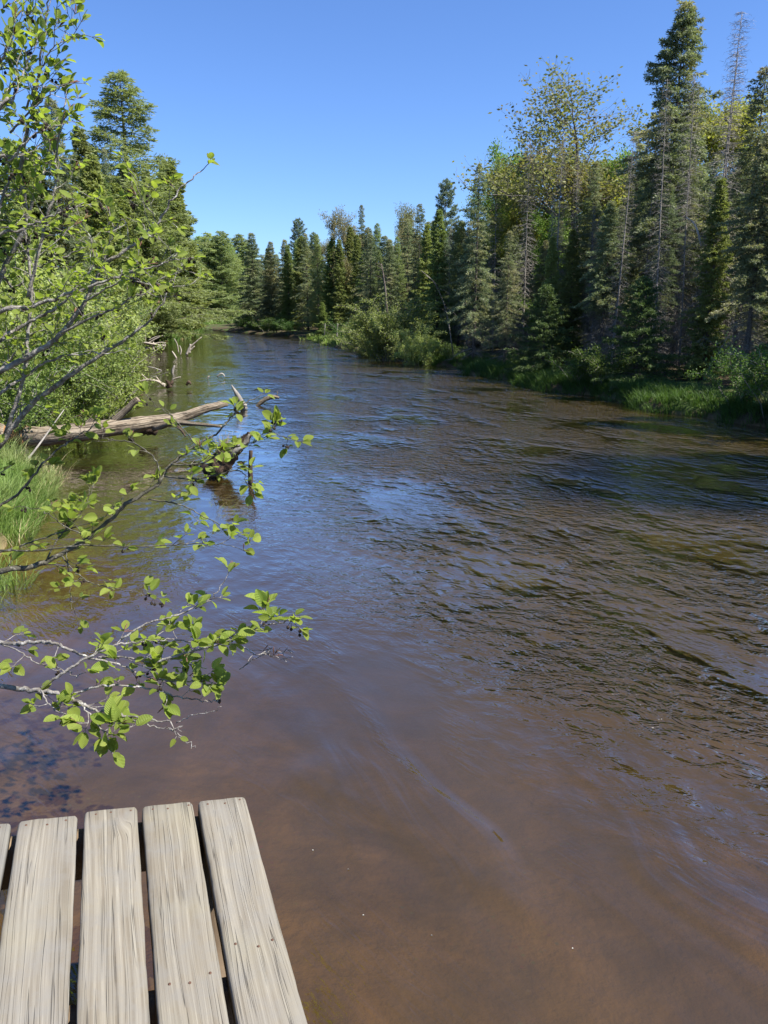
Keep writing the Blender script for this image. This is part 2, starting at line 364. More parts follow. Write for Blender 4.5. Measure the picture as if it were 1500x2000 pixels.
depr = T.n('Attribute', attribute_name='v').outputs['Fac']; dep = T.math('MULTIPLY', depr, 2, clamp=True)
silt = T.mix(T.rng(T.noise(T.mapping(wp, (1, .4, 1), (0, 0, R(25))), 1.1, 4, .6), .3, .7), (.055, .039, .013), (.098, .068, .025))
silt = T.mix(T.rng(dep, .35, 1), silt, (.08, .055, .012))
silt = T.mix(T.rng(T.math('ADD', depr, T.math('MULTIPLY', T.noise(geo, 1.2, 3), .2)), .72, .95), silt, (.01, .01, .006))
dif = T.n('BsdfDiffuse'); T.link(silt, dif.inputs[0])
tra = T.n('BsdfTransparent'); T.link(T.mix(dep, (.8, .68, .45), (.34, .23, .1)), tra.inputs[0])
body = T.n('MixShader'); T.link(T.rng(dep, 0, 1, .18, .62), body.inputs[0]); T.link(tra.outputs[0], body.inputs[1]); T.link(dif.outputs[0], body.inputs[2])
gl = T.n('BsdfGlossy'); gl.inputs['Roughness'].default_value = .03; T.link(bump.outputs[0], gl.inputs['Normal'])
mx = T.n('MixShader'); T.link(T.math('MINIMUM', T.math('MULTIPLY', fr.outputs[0], 2.5), .92), mx.inputs[0]); T.link(body.outputs[0], mx.inputs[1]); T.link(gl.outputs[0], mx.inputs[2]); T.link(mx.outputs[0], out.inputs[0])
M['water'] = m
# the sheet follows the bed so that its depth sets how brown it is
sel = slice(len(lo)-3, len(lo)+len(t_in)+3)
rows = ys <= 106.5
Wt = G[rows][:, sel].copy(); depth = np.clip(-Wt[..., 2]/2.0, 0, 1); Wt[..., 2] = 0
ny_, nx_ = Wt.shape[:2]
gi = np.arange(ny_-1)[:, None]; gj = np.arange(nx_-1)[None, :]
WQ = np.stack([gi*nx_+gj, gi*nx_+gj+1, (gi+1)*nx_+gj+1, (gi+1)*nx_+gj], -1).reshape(-1, 4)
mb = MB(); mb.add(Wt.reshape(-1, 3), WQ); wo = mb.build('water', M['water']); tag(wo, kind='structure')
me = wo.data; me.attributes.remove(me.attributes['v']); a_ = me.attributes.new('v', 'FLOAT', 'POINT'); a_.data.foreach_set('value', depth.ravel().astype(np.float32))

# ------------------------------------------------------------------ dock
ROLLN = unit(A([.11662288, .0099892, .99312603])); D1 = unit(A([-.32985307, .94357922, .02924383])); D2 = unit(np.cross(D1, ROLLN)); D1 = np.cross(ROLLN, D2)
m, nt, out = newmat('weathered_planks'); T = NT(nt)
tc = T.n('TexCoord').outputs['Object']; oi = T.n('ObjectInfo').outputs['Random']
off = T.n('CombineXYZ'); T.link(T.math('MULTIPLY', oi, 37), off.inputs[0]); T.link(T.math('MULTIPLY', oi, 91), off.inputs[1])
va = T.n('VectorMath', operation='ADD'); T.link(tc, va.inputs[0]); T.link(off.outputs[0], va.inputs[1]); P = va.outputs[0]
# knots bend the grain
vor = T.n('TexVoronoi'); vor.inputs['Scale'].default_value = 1; T.link(T.mapping(P, (6, 1.7, 1)), vor.inputs['Vector']); kd = vor.outputs['Distance']
knot = T.rng(kd, .0, .22, 1, 0, True)
wn = T.noise(T.mapping(P, (5, 1.1, 1)), 1, 2)
gx = T.n('SeparateXYZ'); T.link(P, gx.inputs[0])
gr = T.math('ADD', T.math('ADD', T.math('MULTIPLY', gx.outputs[0], 1), T.math('MULTIPLY', wn, .05)), T.math('MULTIPLY', knot, .03))
cv = T.n('CombineXYZ'); T.link(gr, cv.inputs[0]); T.link(T.math('MULTIPLY', gx.outputs[1], .014), cv.inputs[1])
gfine = T.noise(cv.outputs[0], 330, 3, .7)
gwide = T.noise(cv.outputs[0], 90, 3, .6)
crk = T.noise(cv.outputs[0], 85, 2, .5)
crack = T.math('SUBTRACT', 1, T.math('MULTIPLY', T.math('ABSOLUTE', T.math('SUBTRACT', crk, .5)), 60), clamp=True)
crack = T.math('MULTIPLY', crack, T.rng(T.noise(T.mapping(P, (30, 2.2, 1)), 1, 2), .44, .56))
blot = T.noise(P, 14, 4, .65)
c = T.mix(T.rng(gwide, .35, .65), (.15, .128, .094), (.26, .235, .185))
c = T.mix(T.rng(gfine, .4, .7, 0, .45), c, (.12, .1, .075))
c = T.mix(T.rng(blot, .42, .7, 0, .75), c, (.18, .17, .15))
c = T.mix(T.rng(T.noise(P, 4, 2), .5, .7, 0, .35), c, (.235, .21, .14))
c = T.mix(T.math('MULTIPLY', T.rng(kd, .02, .1, 1, 0, True), .4), c, (.15, .115, .08))
c = T.mix(T.math('MULTIPLY', crack, .6), c, (.06, .048, .036))
rv = T.n('HueSaturation'); T.link(c, rv.inputs['Color']); T.link(T.rng(oi, 0, 1, .84, 1.06), rv.inputs['Value']); T.link(T.rng(T.math('FRACT', T.math('MULTIPLY', oi, 13.7)), 0, 1, .65, 1.0), rv.inputs['Saturation'])
p = T.n('BsdfPrincipled'); T.link(rv.outputs[0], p.inputs['Base Color']); p.inputs['Roughness'].default_value = .85; p.inputs['Specular IOR Level'].default_value = .15
b = T.n('Bump'); b.inputs['Strength'].default_value = .8; b.inputs['Distance'].default_value = .002
T.link(T.math('SUBTRACT', T.math('ADD', T.math('MULTIPLY', gfine, -.6), T.math('MULTIPLY', gwide, .5)), T.math('MULTIPLY', crack, 1.6)), b.inputs['Height']); T.link(b.outputs[0], p.inputs['Normal'])
T.link(p.outputs[0], out.inputs[0]); M['plank'] = m
M['joist'] = bark_mat('damp_dock_timber', (.1, .07, .045), (.22, .16, .1), 7)

S_ = 1.424
dock_o = A([0, 0, CAMH]) - ROLLN*S_
dock = empty('dock', dock_o)
rm = np.stack([D2, D1, ROLLN], 1)
from mathutils import Matrix
dock.matrix_world = Matrix([[*rm[0], dock_o[0]], [*rm[1], dock_o[1]], [*rm[2], dock_o[2]], [0, 0, 0, 1]])
tag(dock, 'weathered grey plank dock over the brown water with rusty nail heads', 'dock')
planks = [(.2093, .3073), (.0999, .1981), (-.0092, .0891), (-.1258, -.0213), (-.236, -.138), (-.347, -.249), (-.458, -.36), (-.569, -.471)]
ends = [1.4105, 1.412, 1.4135, 1.406, 1.404, 1.41, 1.407, 1.41]
def plank_mesh(x0, x1, y0, y1, th, name):
    mb = MB(); ny = 90; W = x1-x0; rb = .006
    prof = [(x0, -th), (x0, -rb), (x0+.4*rb, -.35*rb), (x0+rb*1.2, 0)] + [(x0+W*t, 0) for t in (.2, .35, .5, .65, .8)] + [(x1-rb*1.2, 0), (x1-.4*rb, -.35*rb), (x1, -rb), (x1, -th)]
    prof = A(prof); k = len(prof); yy = np.linspace(y0, y1, ny)
    ce = .012
    V = np.zeros((ny, k, 3)); ph = rng.uniform(0, 6, 4)
    for i, y in enumerate(yy):
        edge = .0007*math.sin(y*5+ph[0])+.0004*math.sin(y*23+ph[1])+.0003*rng.normal()
        edge2 = .0007*math.sin(y*4+ph[2])+.0004*math.sin(y*27+ph[3])+.0003*rng.normal()
        xx = prof[:, 0].copy(); tt = (xx-x0)/W; xx += edge*(1-tt)+edge2*tt
        V[i, :, 0] = xx; V[i, :, 1] = y; V[i, :, 2] = prof[:, 1]-.0012*np.cos((tt-.5)*3)*0+.0006*math.sin(y*4+ph[2])
    # worn, rounded far end
    for q in range(k):
        tt = (prof[q, 0]-x0)/W; cr = max(0, 1-min(tt, 1-tt)/.09)
        V[-1, q, 1] += -.003-.009*cr**2+rng.normal(0, .0008); V[-1, q, 2] -= .003 if prof[q, 1] > -.01 else 0
        V[-2, q, 1] = V[-1, q, 1]-.006
    i = np.arange(ny-1)[:, None]; j = np.arange(k)[None, :]; j2 = (j+1) % k
    Q = np.stack([i*k+j, i*k+j2, (i+1)*k+j2, (i+1)*k+j], -1)[..., ::-1].reshape(-1, 4)
    mb.add(V.reshape(-1, 3), Q)
    for row, s in ((0, 1), (ny-1, -1)):
        c = V[row].mean(0); vs = np.vstack([V[row], c]); tr = [(k, a, (a+1) % k)[::s] for a in range(k)]
        mb.add(vs, None, tr)
    return mb
for qi, ((x0, x1), ye) in enumerate(zip(planks, ends)):
    x0, x1, ye = x0*S_, x1*S_, ye*S_
    po = plank_mesh(x0, x1, -.5, ye, .036, 'plank').build('plank', M['plank'], dock)
    for row, yy in enumerate((ye-.022, ye-.63 if qi < 5 else ye-.6, ye-1.4)):
        for t in (.16, .5, .84):
            if row == 1 and qi in (2, 3): continue
            if row == 1 and qi == 0: yy = ye-.565
            nx0, ny0 = x0+(x1-x0)*t+rng.normal(0, .004), yy+rng.normal(0, .006)
            k = 8; th = np.arange(k)*2*math.pi/k; r = .0034
            V = np.vstack([np.stack([nx0+r*np.cos(th), ny0+r*np.sin(th), 0*th+.0002], -1), np.stack([nx0+.8*r*np.cos(th), ny0+.8*r*np.sin(th), 0*th+.0016], -1), [[nx0, ny0, .0018]]])
            mb = MB(); mb.add(V, [(a, (a+1) % k, k+(a+1) % k, k+a) for a in range(k)], [(k+a, k+(a+1) % k, 2*k) for a in range(k)]); mb.build('nail', M['rust'], po)
def box(mb, a, b_):
    x0, y0, z0 = a; x1, y1, z1 = b_
    V = [(x, y, z) for x in (x0, x1) for y in (y0, y1) for z in (z0, z1)]
    mb.add(V, [(0, 1, 3, 2), (4, 6, 7, 5), (0, 4, 5, 1), (2, 3, 7, 6), (0, 2, 6, 4), (1, 5, 7, 3)])
for yy in (1.41*S_-.04, 1.41*S_-.62, 1.41*S_-1.42):
    mb = MB(); box(mb, (-.82, yy-.02, -.175), (.415, yy+.018, -.038)); mb.build('joist', M['joist'], dock, False)
for x_, y_ in ((.36, 1.41*S_-.1), (-.5, 1.41*S_-.1), (.36, .5)):
    mb = MB(); mb.tube([(x_, y_, -.04), (x_, y_, -.6), (x_, y_, -1.5)], .05, 12); mb.build('post', M['joist'], dock)

# ------------------------------------------------------------------ trees: builders
def rot2(a): return A([math.cos(a), math.sin(a), 0.])
def conifer(name, seed, H=12., R0=1.7, cb=.6, power=.8, bottom=.0, dz=.3, nb=6, droop=.25, e_top=.8, e_low=-.15, tpm=13,
            tl=.42, bl=.11, bw=.03, k=11, leafm='spruce', barkm='bark', dead_to=None, irregular=.22, r_trunk=.012, lump=0, live=1., top_tuft=1, plume=0, gap=0):
    rg = np.random.default_rng(seed); root = empty(name); tw = MB(); dw = MB()
    zz = np.linspace(0, H, 14); wx = np.cumsum(rg.normal(0, .012*H/12, (14, 2)), 0)
    def axis(z): return A([np.interp(z, zz, wx[:, 0]), np.interp(z, zz, wx[:, 1]), z])
    tw.tube([axis(z) for z in zz], [max(.008, H*r_trunk*(1-z/H)**.85) for z in zz], 8)
    B=[]; D=[]; L=[]; z = H-.05*H/12
    live_base = cb; cb = cb if cb < H else 0.
    lumpph = rg.uniform(0, 6, 3)
    while z > (dead_to if dead_to is not None else cb):
        u = min(1, (H-z)/(H-cb))
        n = nb if u > .08 else max(3, nb-2)
        a0 = rg.uniform(0, 6.28)
        for i in range(n):
            a = a0+i*2*math.pi/n+rg.normal(0, .25); zb = z+rg.normal(0, dz*.3)
            if zb >= H or zb < .15: continue
            uu = min(1, max(.001, (H-zb)/(H-cb)))
            Lb = R0*(uu**power)*(1-bottom*max(0, uu-.65)/.35)*max(.25, rg.normal(1, irregular))*(1+lump*math.sin(zb*2.3+lumpph[0]+1.5*math.cos(a+lumpph[1])))+.06
            dead = zb < live_base+rg.normal(0, .35) and dead_to is not None
            if dead: Lb *= rg.uniform(.35, .85)
            if gap and not dead and math.sin(a*2+zb*1.1+lumpph[2]) > 1-gap: Lb *= .35
            el = e_top+(e_low-e_top)*min(1, uu*1.6)**.7+rg.normal(0, .08)
            s = np.linspace(0, 1, 6)[:, None]
            d = rot2(a); P = axis(zb)+d*(s*Lb*math.cos(el))+A([0, 0, 1])*(s*Lb*math.sin(el)-droop*Lb*s**2*(.3+uu)+.5*droop*Lb*s**3*(uu))
            P[1:] += rg.normal(0, .015*Lb, (5, 3))
            (dw if dead else tw).tube(P, np.linspace(max(.006, .011*Lb+.004), .0035, 6), 3, cap=False)
            nt_ = max(3, int(Lb*tpm*(live if not dead else .9)))
            ss = rg.uniform(.12 if not dead else .1, 1, nt_)**(.75)
            ss[0] = 1
            Pi = np.stack([np.interp(ss, s[:, 0], P[:, j]) for j in range(3)], 1)
            side = np.where(np.arange(nt_) % 2, 1, -1)
            ang = a+side*rg.uniform(.5, 1.15, nt_)*np.where(ss > .97, .1, 1)
            dd = np.stack([np.cos(ang), np.sin(ang), rg.normal(-.12*(1-plume)+.6*plume-droop*.5*uu, .22, nt_)], 1)
            ll = (tl*(1.15-ss)*min(1.4, .45+Lb*.45)+.09)*rg.uniform(.7, 1.3, nt_)
            if dead:
                S = unit(np.cross(dd, rg.normal(0, 1, dd.shape))); dw.blades(Pi, unit(dd), S, ll*1.3, .011, rg.uniform(0, 1, nt_), .1)
                m2 = 3; bi = np.repeat(np.arange(nt_), m2); t2 = rg.uniform(.3, .9, len(bi))[:, None]
                b2 = Pi[bi]+unit(dd)[bi]*(ll[bi][:, None]*1.3*t2); d2 = unit(unit(dd)[bi]+rg.normal(0, .7, (len(bi), 3))); S = unit(np.cross(d2, rg.normal(0, 1, d2.shape)))
                dw.blades(b2, d2, S, ll[bi]*.5, .008, rg.uniform(0, 1, len(bi)), .1)
            else: B.append(Pi); D.append(unit(dd)); L.append(ll)
        z -= dz*rg.uniform(.75, 1.25)*(.55+.45*min(1, u*3))
    kids_=[]
    tw.build('trunk', M[barkm], root)
    if dw.n: dw.build('dead_branches', M['grey_twig'], root)
    if B:
        B = np.vstack(B); D = np.vstack(D); L = np.concatenate(L); n = len(B)
        if top_tuft:
            B = np.vstack([B, axis(H-.35)[None].repeat(4, 0)]); D = np.vstack([D, unit(A([0, 0, 1.])+rg.normal(0, .1, (4, 3)))]); L = np.append(L, [.4]*4); n = len(B)
        bi = np.repeat(np.arange(n), k); t = np.tile((np.arange(k)+.5)/k, n)+rg.uniform(-.04, .04, n*k)
        pos = B[bi]+D[bi]*(L[bi]*t)[:, None]; pos[:, 2] -= .12*L[bi]*t**2
        pr = rg.normal(0, 1, (n*k, 3)); pr[:, 2] *= .55; dd = unit(D[bi]*.8+unit(pr)*.8)
        S = unit(np.cross(dd, rg.normal(0, 1, dd.shape)))
        cr = MB(); cr.blades(pos, dd, S, bl*rg.uniform(.7, 1.3, n*k), bw*rg.uniform(.7, 1.3, n*k), np.clip(rg.uniform(0, 1, n)[bi]*.6+rg.uniform(0, .4, n*k), 0, 1))
        cr.build('crown', M[leafm], root, smooth=False)
    root['h'] = H; kids(root); return root

def broadleaf(name, seed, H=11., spread=2.6, first=.45, leafm='yellow_leaf', barkm='decid_bark', r0=.13, nleaf=16000, ls=.085, forks=4, upright=.8, levels=4, clumpy=.16):
    rg = np.random.default_rng(seed); root = empty(name); tw = MB(); tips = []
    def limb(p, d, L, r, lev):
        n = 6; P = [p]; q = p.copy(); dd = d.copy()
        for i in range(n):
            dd = unit(dd+rg.normal(0, .10+.03*lev, 3)+A([0, 0, .07*upright*(lev > 0)])); q = q+dd*L/n; P.append(q.copy())
        P = A(P); tw.tube(P, np.linspace(r, r*.55, n+1), 7 if lev < 2 else 4, cap=False)
        if lev >= levels: tips.append((P, L)); return
        if lev == levels-1: tips.append((P[3:], L*.5))
        nc = forks+(lev > 1)
        for i in range(nc):
            ti = 1. if i == 0 else rg.uniform(.3, .95) if lev else rg.uniform(first, .98)
            idx = min(n, int(round(ti*n))); b = P[idx]
            if i == 0: nd = unit(dd+rg.normal(0, .15, 3)); nl = L*(.62 if lev else .42); nr = r*.5
            else:
                az = rg.uniform(0, 6.28); o = rot2(az); nd = unit(dd*(.5 if lev == 0 else .65)+o*rg.uniform(.6, 1.1)+A([0, 0, .2*upright])); nl = (spread*.72 if lev == 0 else L*rg.uniform(.5, .75)); nr = r*.42
                if lev == 0: nl *= 1.15-.45*ti
            limb(b, nd, nl, max(nr, .006), lev+1)
    limb(A([0, 0, -.2]), A([rg.normal(0, .03), rg.normal(0, .03), 1.]), H*.62, r0, 0)
    tw.build('trunk', M[barkm], root)
    wts = A([t[1] for t in tips]); pick = rg.choice(len(tips), nleaf, p=wts/wts.sum())
    tt = rg.uniform(0, 1, nleaf)
    B = A([tips[i][0][int(t*(len(tips[i][0])-1))]*(1-(t*(len(tips[i][0])-1))%1)+tips[i][0][min(len(tips[i][0])-1, int(t*(len(tips[i][0])-1))+1)]*((t*(len(tips[i][0])-1))%1) for i, t in zip(pick, tt)])
    B = B+rg.normal(0, clumpy, B.shape)
    D = unit(rg.normal(0, 1, B.shape)+A([0, 0, -.3])); S = unit(np.cross(D, rg.normal(0, 1, D.shape)))
    cr = MB(); cr.blades(B, D, S, ls*rg.uniform(.6, 1.3, nleaf), ls*.75*rg.uniform(.6, 1.2, nleaf), np.clip(rg.uniform(0, 1, len(tips))[pick]*.6+rg.uniform(0, .4, nleaf), 0, 1), .5)
    cr.build('crown', M[leafm], root, smooth=False)
    zmax = B[:, 2].max(); root['h'] = float(zmax); kids(root); return root

def shrub(name, seed, H=2.5, R0=1.6, stems=14, leafm='shrub_leaf', barkm='grey_twig', nleaf=9000, ls=.05, arch=.5, jit=.06, twigs=7, stemr=.014, lean=(0, 0)):
    rg = np.random.default_rng(seed); root = empty(name); tw = MB(); segs = []
    for s in range(stems):
        a = rg.uniform(0, 6.28); q = rg.uniform(.15, 1)**.7; hh = H*rg.uniform(.6, 1)*(1-.25*q*q); o = rot2(a)*R0*q+A([lean[0], lean[1], 0])
        t = np.linspace(0, 1, 8)[:, None]; b = rot2(a)*.25*rg.uniform(0, 1)
        P = b+o*(t**1.3)+A([0, 0, 1])*(hh*(t*(1+arch)-arch*t**2)); P[1:] += rg.normal(0, .03, (7, 3)); P[0, 2] -= .1
        tw.tube(P, np.linspace(stemr, .004, 8), 5, cap=False); segs.append(P[3:])
        for j in range(twigs):
            i = rg.integers(2, 8); d = unit(unit(P[min(7, i+1)]-P[i-1])+rg.normal(0, .6, 3)+A([0, 0, .15])); l = H*rg.uniform(.1, .28)
            Q = A([P[i]+d*l*x+A([0, 0, -.12*l*x*x])+rg.normal(0, .015, 3) for x in (0, .33, .66, 1)]); tw.tube(Q, [.006, .005, .004, .003], 3, cap=False); segs.append(Q)
    tw.build('stems', M[barkm], root)
    pick = rg.integers(0, len(segs), nleaf); t = rg.uniform(0, 1, nleaf)
    B = A([A([np.interp(x*(len(segs[i])-1), np.arange(len(segs[i])), segs[i][:, c]) for c in range(3)]) for i, x in zip(pick, t)])+rg.normal(0, jit, (nleaf, 3))
    B[:, 2] = np.abs(B[:, 2])
    D = unit(rg.normal(0, 1, B.shape)+A([0, 0, .2])); S = unit(np.cross(D, A([0, 0, 1.])+rg.normal(0, .6, D.shape)))
    cr = MB(); cr.blades(B, D, S, ls*rg.uniform(.6, 1.3, nleaf), ls*.65*rg.uniform(.6, 1.2, nleaf), np.clip(rg.uniform(0, 1, len(segs))[pick]*.5+rg.uniform(0, .5, nleaf), 0, 1), .5)
    cr.build('foliage', M[leafm], root, smooth=False); root['h'] = H; kids(root); return root

K = {}
K['spruce_a'] = conifer('spruce_tree', 1, R0=1.75, cb=.5, dz=.24, nb=8, tpm=17, bl=.13, bw=.034, irregular=.3)
K['spruce_b'] = conifer('spruce_tree', 2, R0=1.55, cb=2.4, dead_to=.5, dz=.25, nb=7, lump=.2, gap=.35, tpm=15, bl=.13, bw=.034, irregular=.34)
K['spruce_c'] = conifer('spruce_tree', 3, R0=1.35, cb=4.2, dead_to=.7, dz=.24, nb=7, lump=.25, gap=.45, tpm=14, bl=.13, bw=.032, irregular=.38)
K['spruce_tall'] = conifer('spruce_tree', 4, R0=1.7, cb=4.6, dead_to=1.2, dz=.2, nb=8, lump=.3, tpm=20, gap=.25, power=.8, bottom=.2, bl=.13, bw=.036, irregular=.3)
K['fir'] = conifer('fir_tree', 5, H=4.5, R0=1.75, cb=.25, dz=.2, nb=7, droop=.12, e_low=.05, tpm=22, tl=.4, bl=.085, bw=.03, k=13, leafm='fir', r_trunk=.014, irregular=.3)
K['cedar_a'] = conifer('cedar_tree', 6, R0=1.4, cb=.3, power=.55, bottom=.15, dz=.19, nb=9, droop=.1, e_low=.3, tpm=18, tl=.42, bl=.14, bw=.065, k=9, leafm='cedar', lump=.22)
K['cedar_b'] = conifer('cedar_tree', 7, R0=1.2, cb=.5, power=.62, dz=.22, nb=8, droop=.2, e_low=.15, tpm=17, tl=.42, bl=.14, bw=.06, k=9, leafm='cedar', lump=.3, gap=.2)
K['larch'] = conifer('larch_tree', 8, R0=2.0, cb=.8, power=.75, dz=.26, nb=7, droop=.14, e_low=.1, tpm=16, tl=.55, bl=.13, bw=.032, k=13, leafm='larch', irregular=.32, gap=.2)
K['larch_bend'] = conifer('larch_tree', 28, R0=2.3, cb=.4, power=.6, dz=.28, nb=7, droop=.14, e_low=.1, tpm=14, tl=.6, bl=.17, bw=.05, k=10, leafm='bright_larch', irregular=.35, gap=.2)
K['pine'] = conifer('pine_tree', 9, R0=2.1, cb=3., power=.55, dz=.4, nb=6, droop=-.05, e_top=.9, e_low=.25, tpm=15, tl=.45, bl=.2, bw=.045, k=12, leafm='pine', irregular=.35, plume=.5, dead_to=2.5)
K['dead_a'] = conifer('dead_spruce', 10, R0=1.1, cb=13, dead_to=.6, dz=.2, nb=6, droop=.3, e_low=-.2, tpm=14, tl=.4, barkm='dead_bark', top_tuft=0, r_trunk=.0065)
K['dead_b'] = conifer('dead_spruce', 11, H=9, R0=1.0, cb=10, dead_to=.8, dz=.16, nb=6, droop=.4, e_low=-.35, tpm=17, tl=.45, barkm='dead_bark', top_tuft=0, r_trunk=.006)
K['maple'] = broadleaf('maple_tree', 12, H=13, spread=6.0, first=.62, leafm='maple_leaf', nleaf=15000, ls=.14, forks=6, r0=.14, clumpy=.15)
K['aspen'] = broadleaf('aspen_tree', 13, H=12, spread=4.6, first=.3, leafm='yellow_leaf', nleaf=38000, ls=.15, forks=5, clumpy=.2)
K['lime'] = broadleaf('birch_tree', 14, H=12, spread=4.4, first=.35, leafm='lime_leaf', nleaf=36000, ls=.15, forks=5, clumpy=.2)
K['pale'] = broadleaf('poplar_tree', 15, H=12, spread=4.4, first=.35, leafm='pale_leaf', nleaf=24000, ls=.15, forks=5, clumpy=.2)
K['willow'] = shrub('willow_shrub', 16, H=3.2, R0=2.1, stems=40, nleaf=22000, ls=.08, leafm='willow_leaf')
K['alder'] = shrub('alder_shrub', 17, H=2.8, R0=1.7, stems=20, nleaf=11000, ls=.06)
K['under'] = shrub('bank_shrub', 18, H=1.2, R0=.9, stems=14, leafm='under_leaf', nleaf=5000, ls=.05, twigs=6, stemr=.007)
KB = {k: {'n': 0, 'h': K[k]['h']} for k in K}
def plant(kind, x, y, h, label, group=None, cat='tree', zr=None, wide=1., z=None, tilt=(0, 0)):
    k = K[kind]; nb_ = KB[kind]
    o = k if nb_['n'] == 0 else copy_tree(k)
    nb_['n'] += 1
    s = h/nb_['h']; o.location = (x, y, (ground_z(x, y) if z is None else z)-.03); o.scale = (s*wide, s*wide, s)
    o.rotation_euler = (tilt[0], tilt[1], rng.uniform(0, 6.28) if zr is None else zr)
    for key in ('group',):
        if key in o: del o[key]
    tag(o, label, cat, group); return o
def tree_px(kind, px, py, Y, label, group=None, **kw):
    p = at(px, py, Y); g0 = ground_z(p[0], Y)
    return plant(kind, p[0], Y, p[2]-g0, label, group, **kw)

# ------------------------------------------------------------------ trees: placement
# right bank, the ones that can be told apart
tree_px('spruce_tall', 1336, 2, 24, 'tallest dark spruce on the far bank, its spire above all others')
tree_px('dead_a', 1443, 98, 22, 'thin bare grey spire between the tallest spruce and the edge spruce', cat='dead tree', tilt=(0, -.0))
tree_px('spruce_b', 1497, 128, 19.5, 'big dark spruce cut by the photo edge, with long sweeping limbs', wide=1.15)
tree_px('maple', 1172, 105, 33, 'airy yellow green maple with forked dark limbs against the sky', wide=1.5, zr=.6)
tree_px('aspen', 1385, 140, 30, 'golden yellow leafy tree just behind the tallest spruce', wide=1.15)
tree_px('aspen', 1440, 205, 33, 'golden leafy tree behind the bare grey spire', wide=1.0)
tree_px('lime', 1068, 250, 37, 'bright lime green leafy tree below the airy maple', wide=.85)
tree_px('aspen', 1020, 285, 34, 'yellow green birch leaning out beside the lone pointed spruce', wide=.75)
tree_px('lime', 985, 320, 38, 'small lime green tree next to the lone pointed spruce', wide=.7)
tree_px('spruce_b', 935, 318, 29, 'lone pointed spruce standing forward of the mid bank row', wide=.85)
tree_px('spruce_c', 1165, 315, 27, 'slim spruce under the airy maple', wide=.9)
tree_px('spruce_c', 1215, 400, 23, 'half bare spruce leaning close to the tallest spruce')
tree_px('pine', 872, 352, 44, 'bluish tufted pine behind the lone pointed spruce', wide=.75)
tree_px('spruce_b', 820, 398, 46, 'spruce with bare lower trunk beyond the willow thicket', wide=.9)
tree_px('pale', 788, 388, 58, 'thin leaved tree with orange brown crown over the willow thicket', wide=.6)
tree_px('pale', 672, 400, 66, 'wide pale leafed tree with bare limbs, highest of the far row', wide=.75)
tree_px('larch', 738, 436, 62, 'soft green larch beside the pale leafed tree', wide=.8)
tree_px('spruce_c', 706, 400, 68, 'needle thin spruce poking out beside the pale leafed tree', wide=.7)
tree_px('pine', 583, 428, 84, 'open topped pine over the dark far spruces', wide=.8)
tree_px('pine', 612, 455, 80, 'smaller pine right of the open topped pine', wide=.7)
tree_px('spruce_a', 491, 455, 84, 'broad dark spruce at the river bend, first of the far row', wide=1.35)
tree_px('spruce_a', 528, 472, 80, 'second dark spruce at the river bend', wide=1.2)
tree_px('spruce_a', 556, 468, 78, 'third dark spruce at the river bend', wide=1.2)
tree_px('cedar_a', 590, 462, 74, 'olive green cedar between the dark far spruces and the clearing', wide=1.15)
tree_px('cedar_b', 645, 470, 66, 'dull cedar over the little grassy clearing', wide=1.2)
tree_px('cedar_a', 712, 490, 55, 'low olive cedar in the far row behind the clearing', wide=1.)
tree_px('cedar_b', 630, 590, 60, 'short bushy cedar at the water by the clearing', wide=1.9)
tree_px('fir', 1258, 540, 19.3, 'young fir with sunlit bright green tips over the bank grass', wide=.9)
tree_px('fir', 1068, 556, 23, 'dense dark young fir lower on the bank', wide=.95)
tree_px('willow', 762, 585, 34, 'large rounded light green willow thicket at the water edge', cat='shrub', wide=1.15)
tree_px('willow', 722, 632, 37, 'lower left lobe of willow scrub beside the large thicket', cat='shrub', wide=.95)
tree_px('willow', 815, 640, 31, 'small willow bush at the right end of the large thicket', cat='shrub', wide=.9)
for px, py, Y, kd, lb in ((1105, 290, 40, 'aspen', 'yellow green birch filling the gap under the airy maple'), (1200, 300, 36, 'lime', 'bright leafy tree wedged between the airy maple and the tallest spruce'), (1135, 395, 30, 'lime', 'lower lime green birch in front of the airy maple'),
        (1290, 400, 29, 'aspen', 'golden leafed sapling behind the trunk of the tallest spruce'), (1030, 420, 31, 'spruce_b', 'mid height spruce under the yellow green birch'), (1095, 430, 27, 'spruce_c', 'dull spruce before the lower lime green birch'), (1405, 300, 25, 'spruce_b', 'spruce between the bare grey spire and the tallest spruce'), (1250, 280, 26, 'spruce_c', 'narrow spruce hugging the left side of the tallest spruce'), (1445, 330, 21, 'spruce_c', 'half bare spruce below the bare grey spire'), (1350, 330, 22, 'spruce_c', 'thin spruce just right of the tallest spruce trunk'), (995, 450, 27, 'spruce_b', 'small spruce right behind the lone pointed spruce'), (900, 430, 36, 'larch', 'soft green larch left of the lone pointed spruce')):
    tree_px(kd, px, py, Y, lb)
# a leaning bare pole and the snag with a white broken top
def pole(pts, r, label, cat, name, mat, nbr=14):
    P = A([at(*p) for p in pts]); o = P[0].copy(); root = empty(name, o); mb = MB()
    mb.tube(catmull(P-o, 3), np.linspace(r, r*.35, (len(P)-1)*3+1), 6); mb.build('trunk', M[mat], root)
    mb = MB()
    for i in range(nbr):
        t = rng.uniform(.3, 1); j = t*(len(P)-1); a = int(min(j, len(P)-2)); q = P[a]*(1-j+a)+P[a+1]*(j-a)-o
        d = unit(rng.normal(0, 1, 3)); mb.tube([q, q+d*.3, q+d*.55+A([0, 0, -.06])], [.012, .008, .004], 3, cap=False)
    if nbr: mb.build('bare_branches', M[mat], root)
    tag(root, label, cat); return root
pole([(885, 690, 30), (872, 610, 30), (850, 555, 29.5), (822, 528, 29)], .024, 'slender dead pole arching out over the bank by the willow thicket', 'dead tree', 'leaning_pole', 'dead_bark', 5)
